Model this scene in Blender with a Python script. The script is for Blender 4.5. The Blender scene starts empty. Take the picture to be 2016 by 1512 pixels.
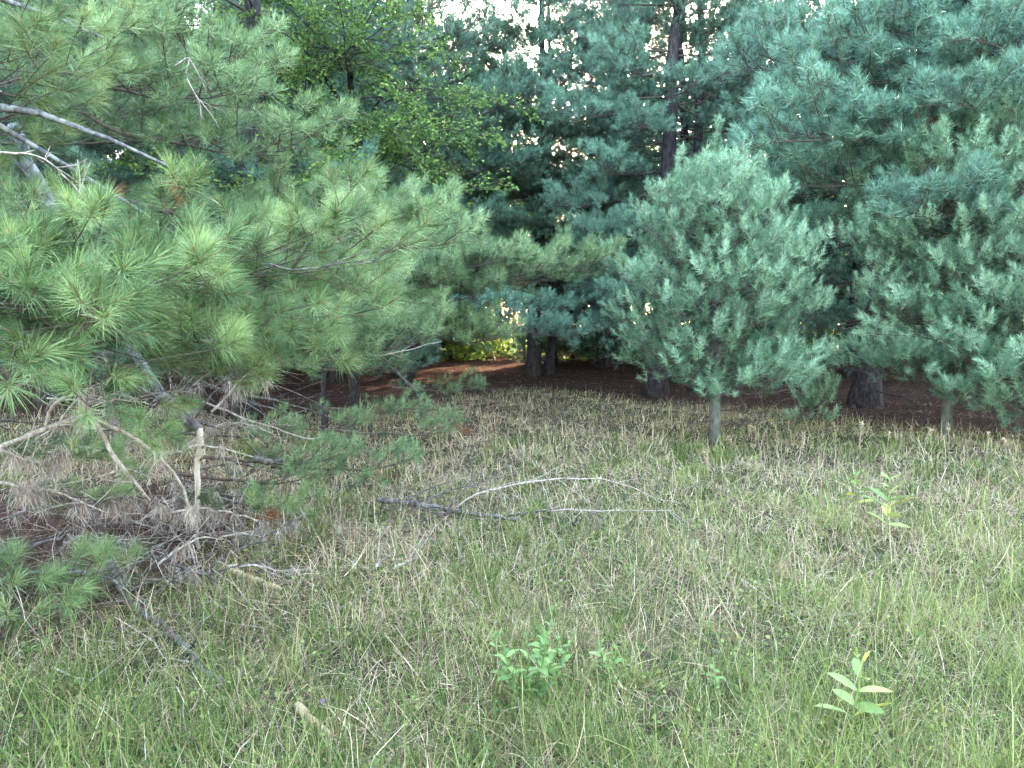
import bpy, math, random
import numpy as np
from mathutils import Vector, Matrix

# ------------------------------------------------------------------ camera, sky, sun, exposure
SC = bpy.context.scene
COL = SC.collection
CAM_H, F, PITCH = 1.55, 1523.0, math.atan(116 / 1523)
cd = bpy.data.cameras.new('camera'); cam = bpy.data.objects.new('camera', cd); COL.objects.link(cam)
cd.sensor_width = 36; cd.lens = F / 2016 * 36; cd.clip_start = .05; cd.clip_end = 2000
cam.location = (0, 0, CAM_H); cam.rotation_euler = (math.pi / 2 - PITCH, 0, 0)
SC.camera = cam

SUN_EL, SUN_AZ = math.radians(17), math.radians(14)      # azimuth from +Y (straight ahead) towards +X
world = bpy.data.worlds.new('World'); SC.world = world; world.use_nodes = True
wn = world.node_tree; bg = wn.nodes['Background']
sky = wn.nodes.new('ShaderNodeTexSky'); sky.sky_type = 'NISHITA'; sky.sun_disc = False
sky.sun_elevation = SUN_EL; sky.sun_rotation = SUN_AZ; sky.air_density = 1.0; sky.dust_density = 2.0; sky.ozone_density = 1.0
wn.links.new(sky.outputs[0], bg.inputs[0]); bg.inputs[1].default_value = .15
sl = bpy.data.lights.new('sun', 'SUN'); sl.energy = 2.0; sl.angle = math.radians(.5); sl.color = (1, .86, .66)
so = bpy.data.objects.new('sun', sl); COL.objects.link(so)
S = Vector((math.sin(SUN_AZ) * math.cos(SUN_EL), math.cos(SUN_AZ) * math.cos(SUN_EL), math.sin(SUN_EL)))
so.rotation_euler = (-S).to_track_quat('-Z', 'Y').to_euler(); so.location = (20, 60, 40)
vs = SC.view_settings; vs.view_transform = 'Standard'; vs.look = 'None'; vs.gamma = 1; vs.use_curve_mapping = False
vs.exposure = 5.55
vs.use_white_balance = True; vs.white_balance_temperature = 6750; vs.white_balance_tint = 19
SC.cycles.max_bounces = 6; SC.cycles.diffuse_bounces = 1; SC.cycles.transmission_bounces = 4; SC.cycles.glossy_bounces = 2
SC.cycles.volume_bounces = 0; SC.cycles.use_adaptive_sampling = True

rng = np.random.default_rng(7)
random.seed(7)
PI = math.pi
st, ct = math.sin(PITCH), math.cos(PITCH)

def W(px, py, Y):
    """point seen at photo pixel (px, py) at a distance Y ahead of the viewer"""
    x = (px - 1008) / F; z = (756 - py) / F
    dy = ct + st * z; dz = -st + ct * z
    k = Y / dy
    return np.array([x * k, Y, CAM_H + dz * k])

def gh(x, y):
    x = np.asarray(x, float); y = np.asarray(y, float)
    near = np.clip((y + 5) / 8, 0, 1)
    return near * (.035 * np.sin(x * 1.3 + .4) * np.sin(y * .9) + .02 * np.sin(x * 3.1 + y * 2.3) + .012 * np.sin(x * 7.3 - y * 5.1)) \
        + .10 * np.exp(-((x + 3.6) ** 2 / 3 + (y - 5.5) ** 2 / 5))

def G(px, py, off=0.0):
    """point on the ground seen at photo pixel"""
    z = (756 - py) / F
    dy = ct + st * z; dz = -st + ct * z
    Y = CAM_H * dy / -dz
    p = W(px, py, Y)
    p[2] = float(gh(p[0], p[1])) + off
    return p

def litter_mask(x, y):
    """1 where brown pine needles cover the floor, 0 in the grassy clearing"""
    edge = 19.5 - 1.25 * np.clip(x, 0, 7.5) - 2.0 * np.clip(-x, 0, 3) + .5 * np.sin(x * 1.7) + .3 * np.sin(x * 4.1)
    a = np.clip((y - edge) / 1.2 + .5, 0, 1)
    d = ((x + 3.3) / 1.5) ** 2 + ((y - 5.0) / 2.0) ** 2
    b = np.clip(1.5 - d, 0, 1)
    return np.maximum(a, b)

# ------------------------------------------------------------------ mesh helpers
def link(o, parent=None):
    COL.objects.link(o)
    if parent is not None: o.parent = parent
    return o

def tag(o, label=None, cat=None, group=None, kind=None):
    if label: o['label'] = label
    if cat: o['category'] = cat
    if group: o['group'] = group
    if kind: o['kind'] = kind
    return o

def empty(name, loc):
    o = bpy.data.objects.new(name, None); o.empty_display_size = .2; o.location = loc
    return link(o)

class Geo:
    """triangles with a per-vertex tint colour and a material index per face"""
    def __init__(s): s.v = []; s.f = []; s.c = []; s.m = []; s.n = 0
    def add(s, v, f, c, m=0):
        v = np.asarray(v, np.float32).reshape(-1, 3); f = np.asarray(f, np.int32).reshape(-1, 3)
        c = np.broadcast_to(np.asarray(c, np.float32), (len(v), 3))
        s.v.append(v); s.f.append(f + s.n); s.c.append(c); s.m.append(np.full(len(f), m, np.int32)); s.n += len(v)
        return s
    def arrays(s):
        return np.concatenate(s.v), np.concatenate(s.f), np.concatenate(s.c), np.concatenate(s.m)
    def merge(s, arr, M=None):
        v, f, c, m = arr
        if M is not None: v = v @ M[:3, :3].T.astype(np.float32) + M[:3, 3].astype(np.float32)
        s.v.append(v.astype(np.float32)); s.f.append(f + s.n); s.c.append(c); s.m.append(m); s.n += len(v)
        return s

def mesh_from(name, arr, mats, smooth=True):
    v, f, c, m = arr
    me = bpy.data.meshes.new(name)
    me.vertices.add(len(v)); me.vertices.foreach_set('co', v.ravel())
    me.loops.add(len(f) * 3); me.loops.foreach_set('vertex_index', f.ravel())
    me.polygons.add(len(f)); me.polygons.foreach_set('loop_start', np.arange(0, len(f) * 3, 3, dtype=np.int32))
    me.polygons.foreach_set('loop_total', np.full(len(f), 3, np.int32))
    for mt in mats: me.materials.append(mt)
    me.polygons.foreach_set('material_index', m)
    me.polygons.foreach_set('use_smooth', np.full(len(f), smooth))
    a = me.attributes.new('tint', 'FLOAT_COLOR', 'POINT')
    a.data.foreach_set('color', np.concatenate([c, np.ones((len(c), 1), np.float32)], 1).ravel())
    me.update()
    return me

def obj(name, geo, mats, parent=None, smooth=True):
    arr = geo.arrays() if isinstance(geo, Geo) else geo
    if not isinstance(mats, (list, tuple)): mats = [mats]
    return link(bpy.data.objects.new(name, mesh_from(name, arr, mats, smooth)), parent)

def norm(a): return a / np.maximum(np.linalg.norm(a, axis=-1, keepdims=True), 1e-9)

def tubes(P, R, sides=5, c=(.5, .5, .5), g=None, m=0, cap=True, bump=0.0):
    """M tapered tubes: P (M,K,3), R (M,K)"""
    g = g or Geo()
    P = np.asarray(P, float); R = np.asarray(R, float)
    if P.ndim == 2: P = P[None]; R = R[None]
    M_, K, _ = P.shape
    T = np.gradient(P, axis=1); T = norm(T)
    ref = np.where(np.abs(T[:, :1, 2:3]) > .9, np.array([1., 0, 0]), np.array([0, 0, 1.]))
    ref = np.broadcast_to(ref, T.shape)
    A = norm(np.cross(T, ref)); B = np.cross(T, A)
    th = np.arange(sides) / sides * 2 * PI
    rr = R[:, :, None, None]
    if bump: rr = rr * (1 + bump * rng.standard_normal((M_, K, sides, 1)))
    ring = P[:, :, None] + rr * (A[:, :, None] * np.cos(th)[None, None, :, None] + B[:, :, None] * np.sin(th)[None, None, :, None])
    v = ring.reshape(-1, 3)
    i = np.arange(M_)[:, None, None] * K * sides + np.arange(K - 1)[None, :, None] * sides
    s0 = np.arange(sides)[None, None]; s1 = (s0 + 1) % sides
    a = i + s0; b = i + s1; c2 = i + sides + s1; d = i + sides + s0
    f = np.concatenate([np.stack([a, b, c2], -1).reshape(-1, 3), np.stack([a, c2, d], -1).reshape(-1, 3)])
    if cap:
        ends = []
        for off in (0, (K - 1) * sides):
            e = np.arange(M_)[:, None] * K * sides + off
            for k in range(1, sides - 1):
                t = np.concatenate([e, e + k, e + k + 1], 1)
                ends.append(t if off else t[:, ::-1])
        f = np.concatenate([f] + ends)
    cc = np.asarray(c, float)
    if cc.ndim == 2: cc = np.repeat(cc, K * sides, axis=0)
    return g.add(v, f, cc, m)

def needles(g, P, D, n, length, width, shoot=.11, bent=False, tuftc=None, m=0, droop=.12, a0=75, a1=18):
    """tufts: P (T,3) shoot starts, D (T,3) shoot directions, n needles in each"""
    T = len(P)
    if T == 0: return g
    u = rng.random((T, n, 1)) ** .8
    D3 = D[:, None]
    base = P[:, None] + D3 * shoot * u
    q = rng.standard_normal((T, n, 3)); o = norm(q - (q * D3).sum(-1, keepdims=True) * D3)
    ang = np.radians(a0 + (a1 - a0) * u + rng.normal(0, 9, (T, n, 1)))
    nd = norm(D3 * np.cos(ang) + o * np.sin(ang))
    nd[..., 2] -= droop * rng.random((T, n)); nd = norm(nd)
    ln = length * (.72 + .5 * rng.random((T, n, 1)))
    w = norm(np.cross(nd, rng.standard_normal((T, n, 3)))) * width * .5
    if tuftc is None: tuftc = rng.random(T)
    r = rng.random((T, n)); tc = np.repeat(tuftc[:, None], n, 1)
    if bent:
        mid = base + nd * ln * .55
        tip = mid + norm(nd + np.array([0, 0, -.18])) * ln * .45
        v = np.stack([base - w, base + w, mid + w * .9, mid - w * .9, tip], 2)
        c = np.stack([np.stack([r, tc, np.full_like(r, k)], -1) for k in (0, 0, .55, .55, 1)], 2)
        i = (np.arange(T * n) * 5)[:, None]
        f = np.concatenate([i + [0, 1, 2], i + [0, 2, 3], i + [3, 2, 4]], 1)
    else:
        tip = base + nd * ln
        v = np.stack([base - w, base + w, tip], 2)
        c = np.stack([np.stack([r, tc, np.full_like(r, k)], -1) for k in (0, 0, 1)], 2)
        f = np.arange(T * n * 3).reshape(-1, 3)
    return g.add(v.reshape(-1, 3), f, c.reshape(-1, 3), m)

# ------------------------------------------------------------------ materials
def mat(name, build):
    m = bpy.data.materials.new(name); m.use_nodes = True
    nt = m.node_tree; nt.nodes.clear()
    out = nt.nodes.new('ShaderNodeOutputMaterial')
    nt.links.new(build(nt), out.inputs[0])
    return m

def nd(nt, typ, **kw):
    n = nt.nodes.new(typ)
    for k, v in kw.items():
        if k.startswith('i_'):
            n.inputs[k[2:].replace('_', ' ')].default_value = v
        else: setattr(n, k, v)
    return n

def ramp(nt, fac, stops):
    r = nt.nodes.new('ShaderNodeValToRGB'); e = r.color_ramp.elements
    while len(e) < len(stops): e.new(.5)
    for k, (p, c) in enumerate(stops): e[k].position = p; e[k].color = (*c, 1)
    nt.links.new(fac, r.inputs[0]); return r.outputs[0]

def mixc(nt, fac, a, b, bt='MIX'):
    m = nt.nodes.new('ShaderNodeMix'); m.data_type = 'RGBA'; m.blend_type = bt
    for s, x in ((m.inputs[0], fac), (m.inputs[6], a), (m.inputs[7], b)):
        if hasattr(x, 'links'): nt.links.new(x, s)
        else: s.default_value = x if isinstance(x, float) else (*x, 1)
    return m.outputs[2]

def tintsep(nt):
    a = nd(nt, 'ShaderNodeAttribute', attribute_name='tint'); s = nt.nodes.new('ShaderNodeSeparateColor')
    nt.links.new(a.outputs['Color'], s.inputs[0]); return a, s

def leafy(nt, col, rough=.5, trans=.3, spec=.35, tcol=None):
    p = nd(nt, 'ShaderNodeBsdfPrincipled', i_Roughness=rough); p.inputs['Specular IOR Level'].default_value = spec * .4
    t = nt.nodes.new('ShaderNodeBsdfTranslucent'); mx = nt.nodes.new('ShaderNodeMixShader'); mx.inputs[0].default_value = trans
    nt.links.new(col, p.inputs['Base Color']); nt.links.new(tcol or col, t.inputs[0])
    nt.links.new(p.outputs[0], mx.inputs[1]); nt.links.new(t.outputs[0], mx.inputs[2])
    return mx.outputs[0]

def needle_mat(name, dark, mid, light):
    def b(nt):
        a, s = tintsep(nt)
        oi = nt.nodes.new('ShaderNodeObjectInfo')
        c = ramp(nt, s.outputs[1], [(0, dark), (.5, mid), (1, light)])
        v = nd(nt, 'ShaderNodeMapRange'); nt.links.new(s.outputs[0], v.inputs[0]); v.inputs[3].default_value = .55; v.inputs[4].default_value = 1.45
        c = mixc(nt, 1.0, c, v.outputs[0], 'MULTIPLY')
        v2 = nd(nt, 'ShaderNodeMapRange'); nt.links.new(oi.outputs['Random'], v2.inputs[0]); v2.inputs[3].default_value = .82; v2.inputs[4].default_value = 1.18
        c = mixc(nt, 1.0, c, v2.outputs[0], 'MULTIPLY')
        base = nd(nt, 'ShaderNodeMapRange'); nt.links.new(s.outputs[2], base.inputs[0]); base.inputs[2].default_value = .25; base.inputs[3].default_value = .45; base.inputs[4].default_value = 0
        c = mixc(nt, base.outputs[0], c, (.15, .13, .045))
        return leafy(nt, c, .42, .2, .5)
    return mat(name, b)

M_NEEDLE = needle_mat('pine_needles_bluegreen', (.016, .042, .030), (.045, .110, .068), (.145, .262, .158))
M_NEEDLE_L = needle_mat('pine_needles_green', (.020, .046, .024), (.070, .128, .050), (.185, .272, .110))
M_NEEDLE_Y = needle_mat('pine_needles_young', (.028, .070, .036), (.092, .185, .092), (.240, .370, .200))
M_NEEDLE_N = needle_mat('pine_needles_yellowgreen', (.020, .046, .019), (.074, .132, .042), (.200, .280, .092))

def bark_mat(name, c1, c2, c3, scale=30, lich=.0):
    def b(nt):
        tc = nt.nodes.new('ShaderNodeTexCoord')
        mp = nd(nt, 'ShaderNodeMapping'); mp.inputs['Scale'].default_value = (1, 1, .3); nt.links.new(tc.outputs['Object'], mp.inputs[0])
        n = nd(nt, 'ShaderNodeTexNoise', i_Scale=scale, i_Detail=6.0, i_Roughness=.7); nt.links.new(mp.outputs[0], n.inputs[0])
        c = ramp(nt, n.outputs[0], [(.33, c1), (.52, c2), (.7, c3)])
        if lich:
            n2 = nd(nt, 'ShaderNodeTexNoise', i_Scale=14.0, i_Detail=4.0); nt.links.new(tc.outputs['Object'], n2.inputs[0])
            k = ramp(nt, n2.outputs[0], [(.52, (0, 0, 0)), (.58, (lich,) * 3)])
            c = mixc(nt, k, c, (.20, .21, .18))
        bp = nd(nt, 'ShaderNodeBump', i_Strength=.6, i_Distance=.01); nt.links.new(n.outputs[0], bp.inputs['Height'])
        p = nd(nt, 'ShaderNodeBsdfPrincipled', i_Roughness=.9); p.inputs['Specular IOR Level'].default_value = .08; nt.links.new(c, p.inputs[0]); nt.links.new(bp.outputs[0], p.inputs['Normal'])
        return p.outputs[0]
    return mat(name, b)

M_BARK = bark_mat('pine_bark', (.010, .008, .008), (.030, .025, .023), (.065, .056, .052), 22)
M_BARK_G = bark_mat('grey_lichen_bark', (.03, .028, .028), (.10, .095, .09), (.2, .19, .18), 30, .8)
M_TWIG = bark_mat('brown_twig', (.035, .026, .018), (.075, .055, .04), (.13, .10, .07), 60)
M_YTWIG = bark_mat('grey_green_young_bark', (.0396, .0429, .0297), (.0792, .0825, .0594), (.1320, .1320, .0990), 40)
M_DEAD = bark_mat('bleached_dead_twig', (.11, .085, .062), (.25, .205, .155), (.42, .36, .29), 50)
M_DARKDEAD = bark_mat('dark_dead_twig', (.022, .017, .014), (.060, .048, .038), (.17, .145, .115), 45, .25)
M_PEELED = bark_mat('peeled_pale_wood', (.1584, .1122, .0660), (.3300, .2706, .1914), (.4092, .3696, .2970), 18)
M_YELLOWWOOD = bark_mat('peeled_yellow_wood', (.1452, .0924, .0462), (.3300, .2376, .1188), (.3960, .3036, .1782), 14)

def leafmat(name, stops, trans=.45, rough=.5, spec=.35):
    def b(nt):
        a, s = tintsep(nt)
        c = ramp(nt, s.outputs[0], stops)
        v2 = nd(nt, 'ShaderNodeMapRange'); nt.links.new(s.outputs[1], v2.inputs[0]); v2.inputs[3].default_value = .75; v2.inputs[4].default_value = 1.25
        c = mixc(nt, 1.0, c, v2.outputs[0], 'MULTIPLY')
        return leafy(nt, c, rough, trans, spec)
    return mat(name, b)

M_LEAF = leafmat('broad_leaves_green', [(0, (.035, .08, .022)), (.5, (.080, .15, .034)), (1, (.19, .27, .06))])
M_LEAF_GOLD = leafmat('broad_leaves_golden', [(0, (.14, .19, .03)), (.5, (.30, .26, .04)), (1, (.52, .33, .06))], .5)
M_GRASS = leafmat('grass_green', [(0, (.030, .058, .011)), (.5, (.090, .128, .027)), (1, (.235, .255, .075))], .35)
M_STRAW = leafmat('grass_dry', [(0, (.14, .085, .045)), (.5, (.31, .225, .125)), (1, (.52, .425, .255))], .25, .7, .2)
M_WITHER = leafmat('withered_needles', [(0, (.1122, .0792, .0561)), (.5, (.2376, .1848, .1386)), (1, (.3696, .3168, .2508))], .15, .8, .1)
M_BROWN = leafmat('dead_brown_needles', [(0, (.045, .022, .013)), (.5, (.10, .052, .030)), (1, (.22, .15, .10))], .15, .8, .1)
M_RUST = leafmat('rusty_dead_needles', [(0, (.1320, .0462, .0198)), (.5, (.2178, .0792, .0330)), (1, (.2970, .1320, .0594))], .2, .7, .1)
M_MILK = leafmat('milkweed_leaf', [(0, (.10, .16, .045)), (.5, (.17, .24, .07)), (1, (.32, .32, .06))], .3, .5)
M_MINT = leafmat('bushy_leaf', [(0, (.065, .125, .035)), (.5, (.11, .19, .055)), (1, (.18, .27, .08))], .35, .5)
M_PURPLE = leafmat('purple_petals', [(0, (.2640, .1320, .3300)), (1, (.3960, .2310, .4488))], .3)

def b_ground(nt):
    a = nd(nt, 'ShaderNodeAttribute', attribute_name='tint'); s = nt.nodes.new('ShaderNodeSeparateColor'); nt.links.new(a.outputs['Color'], s.inputs[0])
    tc = nt.nodes.new('ShaderNodeTexCoord')
    n1 = nd(nt, 'ShaderNodeTexNoise', i_Scale=1.3, i_Detail=8.0, i_Roughness=.65); nt.links.new(tc.outputs['Object'], n1.inputs[0])
    n2 = nd(nt, 'ShaderNodeTexNoise', i_Scale=45.0, i_Detail=5.0, i_Roughness=.7); nt.links.new(tc.outputs['Object'], n2.inputs[0])
    lit = ramp(nt, n2.outputs[0], [(.3, (.014, .009, .007)), (.5, (.038, .023, .016)), (.7, (.085, .052, .034))])
    soil = ramp(nt, n2.outputs[0], [(.3, (.018, .013, .009)), (.5, (.045, .033, .023)), (.7, (.11, .085, .06))])
    moss = ramp(nt, n2.outputs[0], [(.3, (.012, .018, .006)), (.7, (.045, .055, .02))])
    k = ramp(nt, n1.outputs[0], [(.45, (0, 0, 0)), (.62, (.8, .8, .8))])
    soil = mixc(nt, k, soil, moss)
    c = mixc(nt, s.outputs[0], soil, lit)
    field = ramp(nt, n1.outputs[0], [(.35, (.0880, .0935, .0330)), (.65, (.1650, .1485, .0660))])
    c = mixc(nt, s.outputs[1], c, field)
    bp = nd(nt, 'ShaderNodeBump', i_Strength=.8, i_Distance=.02); nt.links.new(n2.outputs[0], bp.inputs['Height'])
    p = nd(nt, 'ShaderNodeBsdfPrincipled', i_Roughness=.95); p.inputs['Specular IOR Level'].default_value = .0; nt.links.new(c, p.inputs[0]); nt.links.new(bp.outputs[0], p.inputs['Normal'])
    return p.outputs[0]
M_GROUND = mat('ground_soil', b_ground)

# ------------------------------------------------------------------ ground
def axis(lo, hi, fine, n_far, far):
    mid = np.arange(lo, hi, fine)
    k = np.linspace(0, 1, n_far + 1)[1:]
    return np.concatenate([(lo - far * k ** 2.2)[::-1], mid, hi + far * k ** 2.2])
gx = axis(-9, 11, .14, 24, 500); gy = axis(-2, 22, .14, 30, 700)
X, Y = np.meshgrid(gx, gy); Z = gh(X, Y) + rng.normal(0, .006, X.shape) * (np.abs(X) < 11) * (Y < 22)
ny, nx = X.shape
idx = np.arange(nx * ny).reshape(ny, nx)
a, b, c, d = idx[:-1, :-1].ravel(), idx[:-1, 1:].ravel(), idx[1:, 1:].ravel(), idx[1:, :-1].ravel()
fr = np.concatenate([np.stack([a, b, c], 1), np.stack([a, c, d], 1)])
far = np.clip((Y - 48) / 6, 0, 1) + np.clip((-Y - 4) / 4, 0, 1)
lm = litter_mask(X, Y)
tcol = np.stack([lm, np.clip(far, 0, 1), np.zeros_like(lm)], -1).reshape(-1, 3)
g = Geo().add(np.stack([X, Y, Z], -1).reshape(-1, 3), fr, tcol)
tag(obj('ground', g, M_GROUND), kind='structure')

# ------------------------------------------------------------------ pine bough variants
def bough_arrays(seed, L, spread=.34, bare=.25, n=34, width=.004, nlen=.095, rise=.05, lift=.10, bent=False,
                 step=.10, sub=.12, r0=.02, tuft_up=.35, shoot=.10, dens=1.0, buds=False, sides=5, vol=.25, lit_bias=0.):
    """one pine bough along +X: (wood arrays, needle arrays)"""
    global rng
    keep = rng; rng = np.random.default_rng(seed)
    K = 9
    t = np.linspace(0, 1, K)
    wy = np.cumsum(rng.normal(0, .018, K)) * L; wy -= wy[0]
    wz = np.cumsum(rng.normal(0, .008, K)) * L; wz -= wz[0]
    ax = np.stack([L * t, wy, wz + L * (rise * t + lift * t ** 3 - .10 * t * (1 - t))], 1)
    wood = Geo(); ndl = Geo()
    tubes(ax, r0 * (1 - .86 * t), sides, g=wood)
    at = lambda s: np.stack([np.interp(s, t, ax[:, k]) for k in range(3)], -1)
    dirat = lambda s: norm(at(np.minimum(s + .03, 1.02)) - at(np.maximum(s - .03, 0)))
    ts = np.arange(bare, .985, step / L) ; ts = np.clip(ts + rng.normal(0, .012, len(ts)), bare * .8, .99)
    side = np.where(np.arange(len(ts)) % 2, 1., -1.)
    prof = np.clip(np.sin(PI * np.clip((ts - bare * .6) / (1.08 - bare * .6), 0, 1)) ** .75, 0, 1)
    sl_ = L * spread * prof * rng.uniform(.65, 1.15, len(ts)) + .10
    p0 = at(ts); d0 = dirat(ts)
    ang = np.radians(rng.uniform(35, 62, len(ts))) * side
    rotd = np.stack([d0[:, 0] * np.cos(ang) - d0[:, 1] * np.sin(ang), d0[:, 0] * np.sin(ang) + d0[:, 1] * np.cos(ang), d0[:, 2] + rng.normal(vol * .7, .10 + vol * .6, len(ts))], 1)
    rotd = norm(rotd)
    k3 = np.linspace(0, 1, 4)[None, :, None]
    fw = norm(rotd + d0 * .35 + np.array([0, 0, .10]))
    SP = p0[:, None] + rotd[:, None] * sl_[:, None, None] * k3 * (1 - .3 * k3) + fw[:, None] * sl_[:, None, None] * .3 * k3 ** 2
    SR = (r0 * .30 * (1 - .5 * ts))[:, None] * (1 - .7 * np.linspace(0, 1, 4))[None] + .0012
    tubes(SP, SR, 4, g=wood, cap=False)
    TP, TD = [], []
    S0, S1 = [], []
    for i in range(len(ts)):
        m_ = max(1, int(sl_[i] * .95 / sub * dens))
        us = rng.uniform(.25, .97, m_)
        seg = SP[i]
        q = np.stack([np.interp(us, np.linspace(0, 1, 4), seg[:, k]) for k in range(3)], -1)
        dd = norm(seg[3] - seg[0])
        a2 = np.radians(rng.uniform(25, 65, m_)) * rng.choice([-1, 1], m_)
        sd = np.stack([dd[0] * np.cos(a2) - dd[1] * np.sin(a2), dd[0] * np.sin(a2) + dd[1] * np.cos(a2), np.full(m_, dd[2]) + rng.uniform(-.25, .45 + 2.2 * vol, m_)], -1)
        sd = norm(sd)
        ll = rng.uniform(.05, .20, m_) * (1 - .4 * us)
        e = q + sd * ll[:, None]
        S0.append(q); S1.append(e)
        TP.append(e); TD.append(norm(sd + np.array([0, 0, tuft_up]) * rng.random((m_, 1)) * 1.6))
        TP.append(seg[3:4]); TD.append(norm(dd[None] + np.array([[0, 0, tuft_up * rng.random()]])))
    TP.append(ax[-1:]); TD.append(dirat(np.array([1.0])))
    TP = np.concatenate(TP); TD = np.concatenate(TD)
    S0 = np.concatenate(S0); S1 = np.concatenate(S1)
    tubes(np.stack([S0, S1 + norm(S1 - S0) * .03], 1), np.stack([np.full(len(S0), .0028), np.full(len(S0), .0016)], 1), 3, g=wood, cap=False)
    tuftc = np.clip(.12 + lit_bias + .62 * rng.random(len(TP)) ** 1.2 + .55 * (TP[:, 0] / L - .6) + .9 * np.clip((TP[:, 2] - np.interp(TP[:, 0], ax[:, 0], ax[:, 2])) / L, -.3, .3), 0, 1)
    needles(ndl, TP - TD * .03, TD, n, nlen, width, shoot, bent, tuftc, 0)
    if buds:
        tubes(np.stack([TP + TD * shoot * .2, TP + TD * (shoot + .012)], 1), np.tile([.0026, .0014], (len(TP), 1)), 4, g=wood, m=1)
    rng = keep
    return wood.arrays(), ndl.arrays()

def bud_build(nt):
    p = nd(nt, 'ShaderNodeBsdfPrincipled', i_Roughness=.6); p.inputs[0].default_value = (.20, .085, .035, 1); return p.outputs[0]
M_BUD = mat('orange_bud', bud_build)

class BoughKit:
    def __init__(s, tagname, specs, nmat, wmat=None):
        s.v = []
        for k, (L, kw) in enumerate(specs):
            wa, na = bough_arrays(100 + k * 13 + hash_(tagname), L, **kw)
            wm = mesh_from('bough', wa, [wmat or M_TWIG, M_BUD]); nm = mesh_from('needles', na, [nmat], False)
            s.v.append((L, wm, nm, wa, na))
    def pick(s, L):
        c = sorted(s.v, key=lambda q: abs(math.log(q[0] / L)) + random.random() * .22)
        return c[0]
def hash_(t): return sum(ord(c) * (i + 3) for i, c in enumerate(t)) % 1000

def bough_matrix(p, az, el, roll, sc, fy=1):
    cz, sz = math.cos(az), math.sin(az); ce, se = math.cos(el), math.sin(el)
    X_ = np.array([cz * ce, sz * ce, se]); Y_ = np.array([-sz, cz, 0.]); Z_ = np.cross(X_, Y_)
    cr, sr = math.cos(roll), math.sin(roll)
    Y2 = Y_ * cr + Z_ * sr; Z2 = -Y_ * sr + Z_ * cr
    M = np.eye(4); M[:3, 0] = X_ * sc; M[:3, 1] = Y2 * sc * fy; M[:3, 2] = Z2 * sc; M[:3, 3] = p
    return M

def put_bough(tree, kit, p, az, el, L, roll=0., name='bough'):
    L0, wm, nm, _, _ = kit.pick(L)
    sc = L / L0
    o = bpy.data.objects.new(name, wm); link(o, tree)
    M = bough_matrix(np.array(p, float) - np.array(tree.location), az, el, roll, sc, 1)
    o.matrix_local = Matrix(M.tolist())
    q = bpy.data.objects.new('needles', nm); link(q, o)
    return o

def bough_to(tree, kit, a, b, roll=0., name='bough'):
    """a bough whose base is at a and whose tip reaches b"""
    a = np.array(a, float); b = np.array(b, float); d = b - a
    return put_bough(tree, kit, a, math.atan2(d[1], d[0]), math.atan2(d[2], math.hypot(d[0], d[1])) - .12, float(np.linalg.norm(d)), roll, name)

def cloud_specs(Ls, **base):
    return [(L, dict(base)) for L in Ls]

mature = dict(n=40, width=.0062, nlen=.098, spread=.40, bare=.46, step=.085, sub=.07, r0=.022, lift=.06, rise=.02, tuft_up=.8, vol=.38)
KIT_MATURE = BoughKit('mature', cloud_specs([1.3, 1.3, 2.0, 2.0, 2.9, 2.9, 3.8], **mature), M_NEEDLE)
KIT_PLUME = BoughKit('plume', cloud_specs([1.8, 2.5, 2.5, 3.4, 3.4, 4.2], **{**mature, 'n': 46, 'width': .0058, 'spread': .22, 'bare': .25, 'vol': .5, 'lit_bias': .22, 'step': .075}), M_NEEDLE)  # tufts tinted lighter, as if these boughs catch more light
KIT_PLUME_L = BoughKit('plumeleft', cloud_specs([1.8, 2.6, 2.6, 3.4], **{**mature, 'n': 50, 'width': .0040, 'spread': .24, 'bare': .25, 'vol': .42, 'lit_bias': .15, 'step': .075}), M_NEEDLE_L)  # left plumes, their tint also lightened to look lit
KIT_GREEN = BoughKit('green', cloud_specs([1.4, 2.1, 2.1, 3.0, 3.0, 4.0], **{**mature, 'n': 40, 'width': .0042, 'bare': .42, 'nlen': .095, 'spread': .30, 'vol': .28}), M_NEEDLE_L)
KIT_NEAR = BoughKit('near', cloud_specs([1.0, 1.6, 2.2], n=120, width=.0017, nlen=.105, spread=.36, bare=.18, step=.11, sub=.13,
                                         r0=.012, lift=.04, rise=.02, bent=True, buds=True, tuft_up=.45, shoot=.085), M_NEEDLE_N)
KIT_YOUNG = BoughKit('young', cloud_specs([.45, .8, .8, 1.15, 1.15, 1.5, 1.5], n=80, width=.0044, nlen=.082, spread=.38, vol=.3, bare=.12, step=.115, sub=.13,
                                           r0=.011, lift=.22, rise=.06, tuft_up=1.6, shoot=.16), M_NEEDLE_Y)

# ------------------------------------------------------------------ trunks
def trunk_geo(H, r, lean=(0, 0), seed=0, sides=12, K=16, flare=.35):
    q = np.random.default_rng(seed)
    t = np.linspace(0, 1, K) ** 1.15
    wob = np.cumsum(q.normal(0, .012, (K, 2)), 0) * H * .35; wob -= wob[0]
    P = np.stack([wob[:, 0] + lean[0] * t * H, wob[:, 1] + lean[1] * t * H, t * H - .1], 1)
    R = r * (1 - .88 * t ** .9) * (1 + flare * np.exp(-t * H / .35))
    return P, R

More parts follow.
